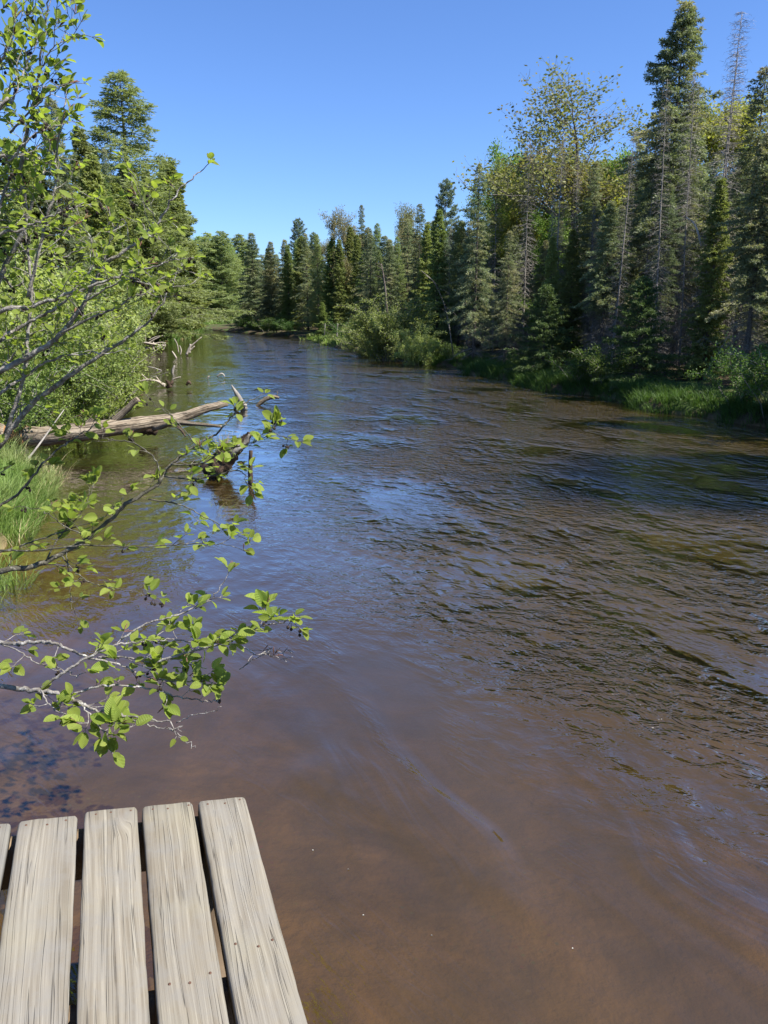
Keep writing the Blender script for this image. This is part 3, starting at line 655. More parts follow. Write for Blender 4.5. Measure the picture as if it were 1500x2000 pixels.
pole([(762, 640, 48), (764, 540, 48), (770, 480, 48)], .09, 'snag with a broken white top in the mid row', 'dead tree', 'broken_snag', 'dead_bark')
pole([(1370, 480, 20), (1358, 440, 20), (1340, 424, 20)], .03, 'short pale curved dead branch high among the crowded spruces', 'dead tree', 'dead_pole', 'birch', 0)
pole([(757, 625, 42), (752, 560, 42), (745, 515, 42)], .08, 'shaggy grey broken snag above the willow thicket', 'dead tree', 'broken_snag', 'bark')

# the crowded wood behind, its tops under the skyline
SKX = A([430, 500, 560, 620, 700, 780, 860, 930, 1000, 1060, 1150, 1250, 1330, 1400, 1500, 1800])
SKY = A([470, 480, 458, 440, 432, 425, 400, 410, 420, 400, 370, 330, 290, 290, 250, 200])
n = 0
for i in range(74):
    px = 500+1180*(i+rng.uniform(0, 1))/74; 
    dd = rng.uniform(1.2, 11)
    # a forward distance behind the bank at this bearing
    for Y in np.arange(10, 110, .5):
        if at(px, 640, Y)[0] > xr(Y)+1.2: break
    Y = Y+dd*(1.0 if px > 900 else 1.5)
    py = np.interp(px, SKX, SKY)+abs(rng.normal(0, 45 if px > 900 else 28))+6
    if px < 900: kd = rng.choice(['spruce_a', 'spruce_b', 'cedar_b', 'larch', 'pale', 'dead_a'], p=[.22, .24, .18, .14, .14, .08])
    else: kd = rng.choice(['spruce_b', 'spruce_c', 'dead_a', 'dead_b', 'cedar_b', 'spruce_tall'], p=[.34, .22, .10, .06, .10, .18])
    if kd.startswith('dead'): tree_px(kd, px, py+30, Y, 'grey lifeless spruce with bare twigs crowded in the shaded far bank wood', 'dead spruces crowded in the far bank wood', cat='dead tree')
    elif kd in ('larch', 'pale'): tree_px(kd, px, py+10, Y, 'soft pale green tree mixed among the dark spruces of the far row', 'pale green trees mixed in the far row', wide=.8)
    elif kd == 'cedar_b': tree_px(kd, px, py, Y, 'olive cedar crowded in the far bank wood', 'cedars crowded in the far bank wood')
    else: tree_px(kd, px, py, Y, 'dark spruce crowded in the shaded far bank wood', 'spruces crowded in the far bank wood')
for i in range(15):
    px = 960+560*(i+rng.uniform(0, 1))/15
    for Y in np.arange(10, 110, .5):
        if at(px, 640, Y)[0] > xr(Y)+1.5: break
    p = at(px, 640, Y+rng.uniform(.2, 5))
    plant(rng.choice(['dead_b', 'dead_a']), p[0], p[1], rng.uniform(4, 8), 'low grey lifeless spruce pole just behind the bank grass', 'small dead spruces behind the bank grass', cat='dead tree', wide=.85, tilt=(rng.normal(0, .04), rng.normal(0, .04)))
# deeper backing wood
for i in range(84):
    px = 485+1255*(i+rng.uniform(0, 1))/84
    for Y in np.arange(10, 130, .5):
        if at(px, 640, Y)[0] > xr(Y)+1.2: break
    Y += rng.uniform(12, 26); py = np.interp(px, SKX, SKY)+(rng.uniform(25, 110) if px > 950 else rng.uniform(5, 60))
    tree_px(rng.choice(['spruce_a', 'cedar_b', 'aspen', 'spruce_b'], p=[.4, .2, .15, .25] if px > 950 else [.35, .3, 0, .35]), px, py, Y, 'tree half hidden deep in the wood behind the far bank row', 'trees deep in the far bank wood', wide=1.5)
# beyond the bend
for px, py, kd in ((372, 470, 'larch'), (388, 462, 'larch'), (403, 455, 'larch'), (428, 452, 'larch'), (417, 470, 'larch'), (447, 475, 'larch'), (466, 458, 'larch'), (480, 480, 'larch'), (440, 500, 'larch'), (395, 500, 'larch'), (460, 505, 'larch'), (380, 510, 'larch'), (350, 480, 'larch'), (425, 520, 'larch'), (330, 500, 'larch'), (410, 530, 'larch'), (435, 535, 'larch'), (450, 530, 'larch'), (470, 520, 'spruce_a'), (395, 540, 'larch'), (370, 535, 'larch'), (490, 500, 'spruce_a')):
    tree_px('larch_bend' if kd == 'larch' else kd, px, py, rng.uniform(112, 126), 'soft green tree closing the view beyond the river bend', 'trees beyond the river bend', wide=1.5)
# left bank
tree_px('spruce_a', 97, 192, 19, 'dark dense spruce behind the near alder leaves', wide=.95)
tree_px('cedar_b', 155, 248, 24, 'thin topped olive cedar between the dark spruce and tall larch')
tree_px('larch', 236, 142, 50, 'tall feathery larch rising over the near bank cedars', wide=1.65, zr=2.)
tree_px('cedar_a', 180, 305, 22, 'full olive cedar in front of the tall larch')
tree_px('spruce_b', 205, 290, 47, 'narrow dark spruce squeezed beside the tall larch', wide=.6)
tree_px('cedar_a', 328, 318, 68, 'pointed cedar at the river side end of the near bank row', wide=1.5)
tree_px('cedar_b', 285, 335, 60, 'olive cedar right below the tall larch', wide=1.2)
for px, py, Y, kd in ((250, 325, 52, 'cedar_a'), (262, 345, 56, 'cedar_b'), (338, 378, 74, 'cedar_a'), (343, 420, 78, 'cedar_b'), (350, 455, 83, 'cedar_b'), (120, 340, 20, 'cedar_b'), (60, 300, 19, 'cedar_a'), (20, 270, 18, 'cedar_b'), (168, 400, 24, 'cedar_a'), (222, 360, 46, 'cedar_a'), (290, 420, 60, 'cedar_a'), (310, 440, 66, 'cedar_b'), (-60, 250, 18, 'cedar_a'), (356, 500, 88, 'cedar_a'), (350, 490, 80, 'cedar_b'), (150, 430, 21, 'cedar_b'), (315, 360, 72, 'cedar_a'), (300, 350, 66, 'cedar_b'), (192, 350, 38, 'cedar_a'), (270, 400, 56, 'cedar_a'), (240, 420, 49, 'cedar_b'), (362, 550, 77, 'cedar_b'), (366, 540, 92, 'larch_bend')):
    tree_px(kd, px, py, Y, 'olive green cedar in the dense near bank row', 'cedars of the near bank row', wide=1.3 if Y < 45 else 1.45)
for px, py, Y, s in ((305, 575, 60, .9), (333, 600, 70, .9), (258, 570, 50, .9), (196, 545, 32, .9), (172, 560, 26, 1.), (120, 560, 20, 1.1), (60, 520, 16.5, 1.2), (362, 605, 76, .9), (372, 615, 82, .9), (380, 618, 92, .9), (222, 590, 43, .8), (284, 600, 56, .8), (0, 480, 15, 1.2), (240, 600, 47, .8), (345, 600, 73, .8), (322, 590, 65, .8)):
    tree_px('willow', px, py, Y, 'light green leafy shrub fringing the foot of the near bank cedars', 'shrubs at the foot of the near bank cedars', cat='shrub', wide=s)
for px, py, Y, dx in ((190, 640, 15.5, 0), (150, 620, 14.5, 0), (90, 600, 13.8, 0), (30, 590, 13.5, 0), (60, 690, 12.5, -.5), (222, 690, 16.5, 0), (205, 640, 19, 0), (120, 690, 13.4, 0), (-10, 640, 11.5, 0)):
    tree_px('alder', px, py, Y, 'leafy alder bush overhanging the slack water behind the gnawed log', 'alder bushes behind the gnawed log', cat='shrub', wide=1.05)
# shade shrubs along the far bank
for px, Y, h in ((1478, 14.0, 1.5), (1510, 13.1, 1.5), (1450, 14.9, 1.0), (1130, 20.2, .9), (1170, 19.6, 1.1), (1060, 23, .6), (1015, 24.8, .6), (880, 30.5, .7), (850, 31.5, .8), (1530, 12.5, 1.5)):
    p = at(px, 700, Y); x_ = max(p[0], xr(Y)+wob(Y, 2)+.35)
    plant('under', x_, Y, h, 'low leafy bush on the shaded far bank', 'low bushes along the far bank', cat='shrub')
for i in range(20):
    Y = rng.uniform(42, 84); x_ = xr(Y)+wob(Y, 2)+.5
    if 45 < Y < 67: continue
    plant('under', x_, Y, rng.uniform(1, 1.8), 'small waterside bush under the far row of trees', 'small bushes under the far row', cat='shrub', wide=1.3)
# birch trunks at the clearing
for px, Y in ((612, 58), (657, 53)):
    p = at(px, 640, Y); x_ = max(p[0], xr(Y)+.6); o = A([x_, Y, ground_z(x_, Y)]); root = empty('birch_tree', o); mb = MB()
    mb.tube([(0, 0, -.1), (.03, 0, .4), (.06, .05, .8), (.1, 0, 1.1)], [.07, .065, .055, .045], 8); mb.build('trunk', M['decid_bark'], root)
    tag(root, 'pale trunk standing in the little grassy clearing', 'tree', 'pale trunks in the clearing')
# trees past the right edge of the frame, whose shade reaches the water
for x_, y_, h_ in ((11.5, 8, 9), (13, 11.5, 11), (10.8, 11.2, 9.5)):
    plant('spruce_b', x_, y_, h_, 'dark spruce crowded in the shaded far bank wood', 'spruces crowded in the far bank wood')

# ------------------------------------------------------------------ grass
def blades3(mb, B, az, L, W, lean, curl, rg):
    n = len(B); s = np.linspace(0, 1, 5); o = np.stack([np.cos(az), np.sin(az), 0*az], 1); sd_ = np.stack([-np.sin(az), np.cos(az), 0*az], 1)
    tw_ = rg.normal(0, .9, n); sd_ = unit(sd_*np.cos(tw_)[:, None]+o*np.sin(tw_)[:, None])
    V = []
    for t in s:
        hor = (lean*t+curl*t**2.4)*L; ver = L*(t-.5*curl*t**3)
        c = B+o*hor[:, None]+A([0, 0, 1.])*ver[:, None]; w_ = (W*(1-t**1.8)*.5+.0004)[:, None]
        V += [c-sd_*w_, c+sd_*w_]
    V = np.stack(V, 1); k = V.shape[1]
    q = A([(2*i, 2*i+1, 2*i+3, 2*i+2) for i in range(4)]); Q = (np.arange(n)[:, None, None]*k+q[None]).reshape(-1, 4)
    mb.add(V.reshape(-1, 3), Q, None, np.repeat(rg.uniform(0, 1, n), 4))
rg = np.random.default_rng(50)
def tufts(nt_, fx, per, Lr, Wd, mat, label, rad=.09):
    mb = MB()
    for i in range(nt_):
        x, y = fx(); z = ground_z(x, y)
        if z < -.3: z = -.05
        n = int(per*rg.uniform(.6, 1.3)); a = rg.uniform(0, 6.28, n); r = rad*rg.uniform(0, 1, n)
        B = np.stack([x+r*np.cos(a), y+r*np.sin(a), np.full(n, z-.02)], 1)
        L0 = rg.uniform(*Lr); blades3(mb, B, a+rg.normal(0, .5, n), L0*rg.uniform(.55, 1.1, n), np.full(n, Wd), rg.uniform(.05, .4, n), rg.uniform(.1, .7, n), rg)
    o = mb.build('grass', M[mat]); tag(o, label, 'grass', kind='stuff'); return o
def f_near():
    y = rg.uniform(6.6, 9.4); return xl(y)-abs(rg.normal(0, .45))+.14, y
tufts(330, f_near, 30, (.18, .38), .008, 'grass', 'lush bright green grass on the near bank below the gnawed log')
def f_sedge():
    return rg.uniform(-3.15, -2.72), rg.uniform(4.5, 5.6)
tufts(26, f_sedge, 22, (.25, .5), .006, 'grass', 'thin pale sedge at the water edge left of the dock')
def f_dry():
    y = rg.uniform(6.6, 9.8); return xl(y)+rg.uniform(-.15, .2), y
tufts(40, f_dry, 12, (.2, .4), .005, 'straw', 'dry straw coloured stems at the edge of the near bank grass')
def f_back():
    y = rg.uniform(11, 22); return xl(y)-rg.uniform(0, 2.5), y
tufts(420, f_back, 16, (.3, .6), .012, 'grass', 'grass under the alder bushes behind the gnawed log')
def f_right():
    y = 12+22*rg.uniform(0, 1)**1.2; return xr(y)+wob(y, 2)+abs(rg.normal(0, .55))-.05, y
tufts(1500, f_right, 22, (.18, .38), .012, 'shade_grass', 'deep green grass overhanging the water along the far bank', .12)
def f_far():
    y = rg.uniform(28, 104); return xl(y)+wob(y, 0)-abs(rg.normal(0, .9))+.3, y
tufts(700, f_far, 16, (.6, 1.3), .05, 'grass', 'tall yellow green reeds fringing the near bank into the distance', .3)
def f_clear():
    y = rg.uniform(47, 64); return xr(y)+wob(y, 2)+rg.uniform(-.1, 4), y
tufts(700, f_clear, 14, (.15, .4), .05, 'grass', 'sunlit short grass in the little clearing on the far bank', .3)
def f_bend():
    return rg.uniform(-34, -20), rg.uniform(103.5, 109)
tufts(250, f_bend, 14, (.4, 1.0), .08, 'grass', 'light reeds at the far bend of the river', .5)

# ------------------------------------------------------------------ near alder
lv = A([0, .12, .3, .5, .7, .86, .96, 1.]); lw = A([.05, .55, .9, 1., .86, .55, .25, .02]); lu = A([-1, -.5, 0, .5, 1.])
def add_leaves(mb, B, D, N, L, W, a, fold, curl):
    n = len(B); S = unit(np.cross(D, N)); N = unit(np.cross(S, D))
    nv, nu = len(lv), len(lu)
    ruf = rng.normal(0, .035, (n, nv, nu))*np.abs(lu)[None, None]
    u = lu[None, None, :]*lw[None, :, None]
    X_ = u*W[:, None, None]/2*np.sqrt(np.maximum(0, 1-fold[:, None, None]**2*.3))
    Z_ = (np.abs(u)*fold[:, None, None]*W[:, None, None]/2)-(curl*L)[:, None, None]*(lv[None, :, None]**2)+ruf*W[:, None, None]*.6
    Y_ = np.broadcast_to(lv[None, :, None]*L[:, None, None], X_.shape)
    V = B[:, None, None]+X_[..., None]*S[:, None, None]+Y_[..., None]*D[:, None, None]+Z_[..., None]*N[:, None, None]
    i = np.arange(nv-1)[:, None]; j = np.arange(nu-1)[None]
    q = np.stack([i*nu+j, i*nu+j+1, (i+1)*nu+j+1, (i+1)*nu+j], -1).reshape(-1, 4)
    Q = (np.arange(n)[:, None, None]*(nv*nu)+q[None]).reshape(-1, 4)
    uvg = np.stack(np.broadcast_arrays(.5+lu[None, :]*lw[:, None]*.5, lv[:, None]), -1).reshape(-1, 2)
    uv = np.tile(uvg[q.ravel()], (n, 1))
    mb.add(V.reshape(-1, 3), Q, None, np.repeat(a, len(q)), uv)
class Alder:
    def __init__(s, seed, big=1.): s.big = big; s.rg = np.random.default_rng(seed); s.wood = MB(); s.LB=[]; s.LD=[]; s.LN=[]; s.LL=[]; s.cl=[]; s.bl=[]
    def leaf(s, p, d, L):
        rg = s.rg; n = unit(A([.35, -.15, 1.])*.9+rg.normal(0, .42, 3)); d = unit(d-.35*n*np.dot(d, n)+rg.normal(0, .12, 3)); s.LB.append(p+d*.012); s.LD.append(d); s.LN.append(n); s.LL.append(L*s.big)
        s.wood.tube([p, p+d*.007, p+d*.014], [.0011, .0009, .0009], 3, cap=False)
    def cone(s, p):
        rg = s.rg; s.cones = MB(); s.cl.append(s.cones)
        for i in range(rg.integers(2, 5)):
            q = p+rg.normal(0, .008, 3)+A([0, 0, -.012]); d = unit(rg.normal(0, .5, 3)+A([0, 0, -1])); L = rg.uniform(.011, .016)
            s.cones.tube([p, q], [.0009, .0009], 3, cap=False)
            s.cones.tube([q, q+d*L*.15, q+d*L*.4, q+d*L*.7, q+d*L], [.001, .0042, .0056, .0046, .001], 7, jit=.12)
    def catkin(s, p, d):
        rg = s.rg; s.buds = MB(); s.bl.append(s.buds)
        for i in range(3):
            dd = unit(d+rg.normal(0, .35, 3)); s.buds.tube([p, p+dd*.01, p+dd*.018, p+dd*.03, p+dd*.036], [.0007, .0011, .0019, .0017, .0005], 5)
    def twig_(s, p, d, L, r, leaves=1., ls=1., depth=1):
        rg = s.rg; n = max(3, int(L/.028)); P = [p]; q = p.copy(); dd = unit(d)
        for i in range(n):
            dd = unit(dd+rg.normal(0, .17, 3)+A([0, 0, .03])); q = q+dd*L/n; P.append(q.copy())
            if i > 0 and rg.uniform() < .68*leaves:
                sd = unit(np.cross(dd, A([0, 0, 1.]))*(1 if i % 2 else -1)+dd*.6+A([0, 0, .25])+rg.normal(0, .3, 3)); s.leaf(q, sd, ls*rg.uniform(.032, .058))
            if depth > 0 and i > 0 and rg.uniform() < .28:
                sd = unit(np.cross(dd, rg.normal(0, 1, 3))+dd*.8+A([0, 0, .2])); s.twig_(q.copy(), sd, L*rg.uniform(.3, .6), r*.6, leaves, ls, depth-1)
            if rg.uniform() < .045: s.cone(q)
        s.wood.tube(P, np.linspace(r, max(.001, r*.5), len(P)), 5, cap=False)
        if leaves > 0.15:
            for i in range(rg.integers(2, 4)): s.leaf(q, unit(dd+rg.normal(0, .55, 3)+A([0, 0, .2])), ls*rg.uniform(.022, .045))
        if rg.uniform() < .14: s.catkin(q, dd)
    def branch(s, P, r0, r1, step=.07, tl=(.05, .2), leaves=1., start=.12, ls=1., depth=1, tipleaf=True, jit=.004):
        rg = s.rg; P = catmull(P, 8); P = P+rg.normal(0, jit, P.shape)*np.linspace(.2, 1, len(P))[:, None]
        s.wood.tube(P, np.linspace(r0, r1, len(P)), 8, cap=True, jit=.03)
        L = np.concatenate([[0], np.cumsum(np.linalg.norm(np.diff(P, axis=0), axis=1))]); tot = L[-1]; x = tot*start; i = 0
        while x < tot:
            p = A([np.interp(x, L, P[:, c]) for c in range(3)]); q = A([np.interp(min(tot, x+.02), L, P[:, c]) for c in range(3)]); d = unit(q-p+1e-6)
            f = x/tot; sd = unit(np.cross(d, A([0, 0, 1.]))*(1 if i % 2 else -1)*.8+d*.7+rg.normal(0, .35, 3)+A([0, 0, .2]))
            s.twig_(p, sd, rg.uniform(*tl)*(1.15-.5*f), max(.0014, .35*(r0+(r1-r0)*f)), leaves, ls, depth)
            x += step*rg.uniform(.5, 1.5); i += 1
        if tipleaf:
            s.twig_(P[-1], unit(P[-1]-P[-3]), .05, r1, leaves, ls, 0)
    def build(s, base, label, name='alder_shrub', bark='alder_bark'):
        root = empty(name, base)
        s.wood.build('branches', M[bark], root, origin=base)
        mb = MB(); n = len(s.LB); L = A(s.LL); rg = s.rg
        add_leaves(mb, A(s.LB), A(s.LD), A(s.LN), L, L*rg.uniform(.55, .75, n), rg.uniform(0, 1, n), rg.uniform(.1, .7, n), rg.uniform(-.1, .3, n)); mb.build('foliage', M['alder_leaf'], root, origin=base)
        for c in s.cl[:100]: c.build('cone_cluster', M['cone'], root, origin=base)
        for c in s.bl[:100]: c.build('catkin_cluster', M['bud'], root, origin=base)
        tag(root, label, 'shrub'); return root
def zp(pts, Y0, Y1, z7=False):
    n = len(pts); out_ = []
    for i, (x, y) in enumerate(pts):
        if z7: x, y = x/2.5, 900+y/2.5
        out_.append(at(x, y, Y0+(Y1-Y0)*i/max(1, n-1)))
    return out_
# lower spray over the water by the dock
a = Alder(101, 1.12); b0 = A([-3.0, 2.9, .15])
a.branch([b0, A([-2.3, 2.65, .75]), *zp([(-20, 1100), (130, 1115), (280, 1135), (380, 1175), (450, 1210), (560, 1235), (700, 1260), (850, 1280)], 2.45, 2.25, 1)], .011, .0022, .16, (.04, .1), .75, .55, depth=0)
a.branch([b0, A([-2.2, 2.75, .95]), *zp([(-20, 878), (100, 888), (200, 885), (270, 890), (350, 930), (430, 960)], 2.6, 2.5, 1)], .009, .004, .2, (.05, .12), .5, .6, tipleaf=False, depth=0)
a.branch(zp([(190, 1120), (330, 1020), (430, 960), (560, 905), (700, 880), (850, 872), (960, 890)], 2.42, 2.5, 1), .0055, .002, .055, (.04, .12), 1., .35)
a.branch(zp([(590, 870), (720, 795), (860, 755), (960, 715), (1020, 680), (1085, 605)], 2.5, 2.55, 1), .004, .0016, .075, (.03, .09), 1., .4, depth=0)
a.branch(zp([(740, 990), (900, 940), (1050, 900), (1150, 865), (1260, 815), (1370, 785), (1440, 775)], 2.4, 2.35, 1), .0045, .0014, .052, (.03, .11), 1., .05)
a.branch(zp([(350, 1140), (500, 1100), (640, 1100), (760, 1120), (860, 1150), (1000, 1170), (1070, 1168)], 2.38, 2.4, 1), .0045, .0016, .09, (.03, .08), .6, .1, depth=0)
a.branch(zp([(430, 965), (560, 990), (740, 1060), (900, 1080), (1000, 1065)], 2.45, 2.4, 1), .004, .0015, .045, (.04, .12), 1.2, .05)
a.branch(zp([(480, 960), (620, 960), (750, 985), (860, 960), (960, 930)], 2.5, 2.4, 1), .0035, .0015, .05, (.04, .11), 1.2, .1)
a.branch(zp([(860, 1280), (950, 1240), (1095, 1205)], 2.25, 2.2, 1), .002, .001, .1, (.02, .05), 0, .1, depth=0, tipleaf=False)
a.branch(zp([(820, 1305), (880, 1340), (955, 1410)], 2.25, 2.2, 1), .0022, .001, .08, (.02, .05), 0, .1, depth=0, tipleaf=False)
a.branch(zp([(650, 1265), (760, 1300), (820, 1305), (890, 1322)], 2.25, 2.2, 1), .0022, .001, .08, (.02, .05), 0, .1, depth=0, tipleaf=False)
a.branch(zp([(1190, 910), (1240, 940), (1320, 950), (1400, 975)], 2.35, 2.3, 1), .0018, .0008, .04, (.02, .06), 0, .1, depth=0, tipleaf=False)
a.branch(zp([(1170, 1020), (1240, 970), (1330, 935), (1430, 925)], 2.35, 2.3, 1), .0018, .0008, .05, (.02, .05), 0, .1, depth=0, tipleaf=False)
a.branch(zp([(-10, 890), (90, 930), (180, 985), (300, 1020), (390, 1060)], 2.6, 2.4, 1), .003, .0015, .12, (.03, .1), .5, .1, depth=0)
a.branch(zp([(380, 1175), (430, 1230), (490, 1300), (510, 1350)], 2.35, 2.25, 1), .003, .0015, .035, (.03, .08), 1.1, .1, ls=1.15)
a.branch(zp([(200, 1120), (250, 1200), (330, 1240)], 2.4, 2.3, 1), .003, .0015, .05, (.03, .08), 1.0, .1)
a.build(b0, 'leafy alder spray reaching low over the water just beyond the dock')
# middle limb, crossing the river view
a = Alder(102, 1.04); b0 = A([-3.1, 3.3, .15])
main = [b0, A([-2.2, 3.1, .7]), *zp([(-20, 1122), (60, 1108), (120, 1082), (175, 1048), (248, 986), (305, 948), (333, 907), (383, 870), (427, 843), (457, 810), (493, 780)], 2.9, 3.3)]
a.branch(main, .014, .0022, .13, (.04, .13), .9, .5, depth=1)
a.branch(zp([(333, 907), (390, 905), (440, 880), (490, 865), (530, 850), (565, 855)], 3.1, 3.1), .004, .0014, .055, (.04, .12), 1.1, .15)
a.branch(zp([(320, 930), (380, 935), (430, 925), (470, 920), (480, 940)], 3.05, 3.0), .004, .0014, .05, (.04, .12), 1.1, .1)
a.branch(zp([(308, 950), (312, 925), (300, 893), (260, 865), (213, 858), (175, 850), (140, 845)], 3.1, 3.2), .004, .0014, .07, (.04, .12), 1., .3, depth=1)
a.branch(zp([(-20, 1085), (60, 1060), (140, 1032), (200, 1010), (236, 975)], 3.0, 3.0), .004, .0012, .13, (.03, .09), .5, .15, depth=0)
a.branch(zp([(-20, 1075), (70, 1075), (160, 1065), (280, 1068), (370, 1063), (410, 1062), (460, 1068)], 2.9, 2.8), .004, .0013, .1, (.03, .11), .8, .3, depth=0)
a.branch(zp([(290, 975), (350, 985), (400, 1010), (440, 1030), (465, 1048)], 3.0, 2.9), .003, .0012, .075, (.03, .08), 1., .2, depth=0)
a.branch(zp([(120, 1085), (150, 1120), (190, 1142), (235, 1150), (290, 1165)], 2.85, 2.75), .003, .0012, .06, (.03, .1), 1., .1, depth=0)
a.branch(zp([(130, 1080), (135, 1130), (138, 1170), (145, 1195)], 2.85, 2.8), .002, .0012, .08, (.02, .06), .9, .1, depth=0)
a.branch(zp([(90, 1095), (115, 1050), (150, 1010), (170, 980), (175, 955)], 2.95, 3.1), .004, .0013, .06, (.03, .11), 1., .1)
a.branch(zp([(175, 1048), (130, 1030), (90, 1000), (50, 990)], 2.95, 3.0), .003, .0012, .08, (.03, .1), .9, .1, depth=0)
a.branch(zp([(383, 870), (360, 840), (330, 810), (300, 790)], 3.2, 3.2), .003, .0013, .07, (.03, .08), .8, .2, depth=0)
a.branch(zp([(-20, 1000), (40, 960), (90, 900), (140, 860), (180, 835)], 3.0, 3.1), .006, .002, .09, (.04, .13), .9, .3)
a.build(b0, 'long dark alder limb with leaves and black cones crossing the river view', bark='alder_dark')
# upper alder filling the left edge
a = Alder(103); b0 = A([-3.4, 4.1, .15])
stems = [
 ([(-60, 770), (0, 725), (60, 695), (120, 650), (165, 590), (200, 520), (260, 478), (310, 432), (345, 375), (392, 336)], 3.0, 3.1, .010, .002, .1),
 ([(-60, 940), (0, 868), (60, 792), (150, 725), (230, 672), (300, 615), (345, 540)], 3.3, 3.3, .014, .002, .09),
 ([(10, 850), (45, 740), (55, 640), (62, 560), (52, 450), (80, 350), (95, 300)], 3.3, 3.4, .010, .003, .06),
 ([(55, 580), (85, 450), (105, 370), (115, 270), (128, 200)], 3.1, 3.1, .007, .002, .06),
 ([(-40, 600), (10, 520), (50, 430), (40, 330), (60, 230), (75, 150), (88, 60), (98, -20)], 3.2, 3.0, .009, .002, .055),
 ([(50, 215), (75, 150), (95, 105), (122, 78)], 3.05, 3.0, .004, .0014, .05),
 ([(20, 260), (60, 215), (100, 180), (140, 165)], 3.0, 2.95, .004, .0014, .05),
 ([(-40, 640), (60, 600), (150, 570), (230, 540), (300, 520), (350, 505)], 2.9, 2.9, .007, .0016, .055),
 ([(-40, 500), (40, 450), (100, 420), (150, 405)], 2.9, 2.9, .006, .0016, .06),
 ([(-40, 360), (20, 310), (60, 270), (110, 245)], 2.9, 2.9, .006, .0016, .055),
 ([(-40, 180), (0, 120), (25, 60), (30, 0)], 2.9, 2.9, .006, .0016, .05),
 ([(-30, 260), (20, 200), (50, 130), (60, 90)], 2.8, 2.9, .006, .0016, .05),
 ([(165, 590), (215, 560), (260, 545), (300, 560)], 3.0, 2.8, .004, .0014, .055),
 ([(120, 650), (180, 620), (230, 600), (270, 575), (310, 580)], 3.0, 2.9, .005, .0016, .06),
 ([(260, 478), (290, 455), (300, 420), (270, 400)], 3.1, 3.1, .003, .0013, .06),
 ([(200, 520), (215, 470), (235, 430), (250, 440)], 3.1, 3.1, .003, .0013, .055),
 ([(-40, 700), (40, 640), (110, 600), (150, 560), (190, 500), (160, 440)], 3.3, 3.3, .008, .0016, .05),
 ([(-40, 800), (40, 740), (110, 700), (180, 690), (230, 690)], 3.1, 3.1, .006, .0016, .06),
 ([(-40, 560), (30, 560), (80, 520), (130, 500), (170, 480)], 3.5, 3.5, .006, .0016, .05),
 ([(-40, 420), (20, 380), (50, 320), (70, 290), (100, 260)], 3.4, 3.4, .006, .0016, .05),
 ([(-40, 760), (20, 700), (70, 650), (120, 640)], 3.7, 3.7, .006, .0016, .05),
 ([(-40, 480), (0, 400), (20, 350), (60, 310), (80, 330)], 3.1, 3.1, .006, .0016, .045),
]
for k_, (px, Y0, Y1, r0, r1, step) in enumerate(stems):
    P = zp(px, Y0, Y1)
    if px[0][0] < 0:
        f = P[0]; mid = (b0+f)/2; mid[2] = b0[2]*.35+f[2]*.65; P = [b0+rng.normal(0, .05, 3)*A([1, 1, 0]), mid]+P; st_ = .45; r0 = r0*1.5
    else: st_ = .1
    a.branch(P, r0, r1, step, (.07, .24), 1.0, st_, ls=.8, depth=1)
a.build(b0, 'tall leafy alder filling the upper part beside the bank with arching grey stems')
print('alder leaves', len(a.LB))

# ------------------------------------------------------------------ deadwood
def wood_piece(root, name, pts, rad, mat, k=10, jit=.06, rough=6):
    mb = MB(); P = catmull(A(pts), rough); r = np.interp(np.linspace(0, 1, len(P)), np.linspace(0, 1, len(rad)), rad)
    mb.tube(P, r, k, jit=jit); return mb.build(name, M[mat], root, origin=A(root.location))
lp = [at(x, y, Y) for x, y, Y in ((48, 853, 11.0), (110, 850, 11.0), (200, 838, 11.2), (290, 825, 11.6), (350, 816, 12), (400, 799, 12.2), (443, 787, 12.4))]
root = empty('fallen_log', lp[0]); tag(root, 'bleached fallen log with a beaver gnawed notch lying across the shallows', 'log')
wood_piece(root, 'trunk', lp, [.145, .14, .125, .1, .08, .066, .054], 'driftwood', 14, .05)
wood_piece(root, 'gnawed_notch', [at(8, 850, 11.0), at(18, 850, 11.), at(28, 852, 11.0), at(36, 852, 11), at(46, 853, 11.0), at(52, 853, 11)], [.16, .11, .06, .1, .15, .168], 'gnawed', 14, .05, 3)
wood_piece(root, 'butt', [at(-70, 846, 10.9), at(-20, 849, 10.95), at(10, 850, 11.0)], [.18, .175, .16], 'driftwood', 14, .05)
wood_piece(root, 'limb', [at(222, 822, 11.3), at(245, 802, 11.3), at(270, 779, 11.3)], [.06, .05, .045], 'driftwood')
wood_piece(root, 'limb', [at(172, 830, 11.2), at(182, 818, 11.2), at(192, 800, 11.2)], [.06, .05, .03], 'driftwood')
wood_piece(root, 'limb', [at(300, 838, 11.5), at(340, 826, 11.3), at(380, 828, 11.2), at(432, 833, 11.1)], [.04, .042, .03, .02], 'driftwood')
wood_piece(root, 'limb', [at(330, 822, 11.3), at(352, 838, 11.1), at(362, 852, 11.0)], [.03, .02, .01], 'rotten')
root = empty('sunken_stump', wat(292, 850, 0)); tag(root, 'black wet stump in the shadow under the fallen log', 'stump')
wood_piece(root, 'body', [at(270, 846, 12.2), at(290, 838, 12.2), at(306, 846, 12.2)], [.04, .1, .05], 'rotten', 10, .15)
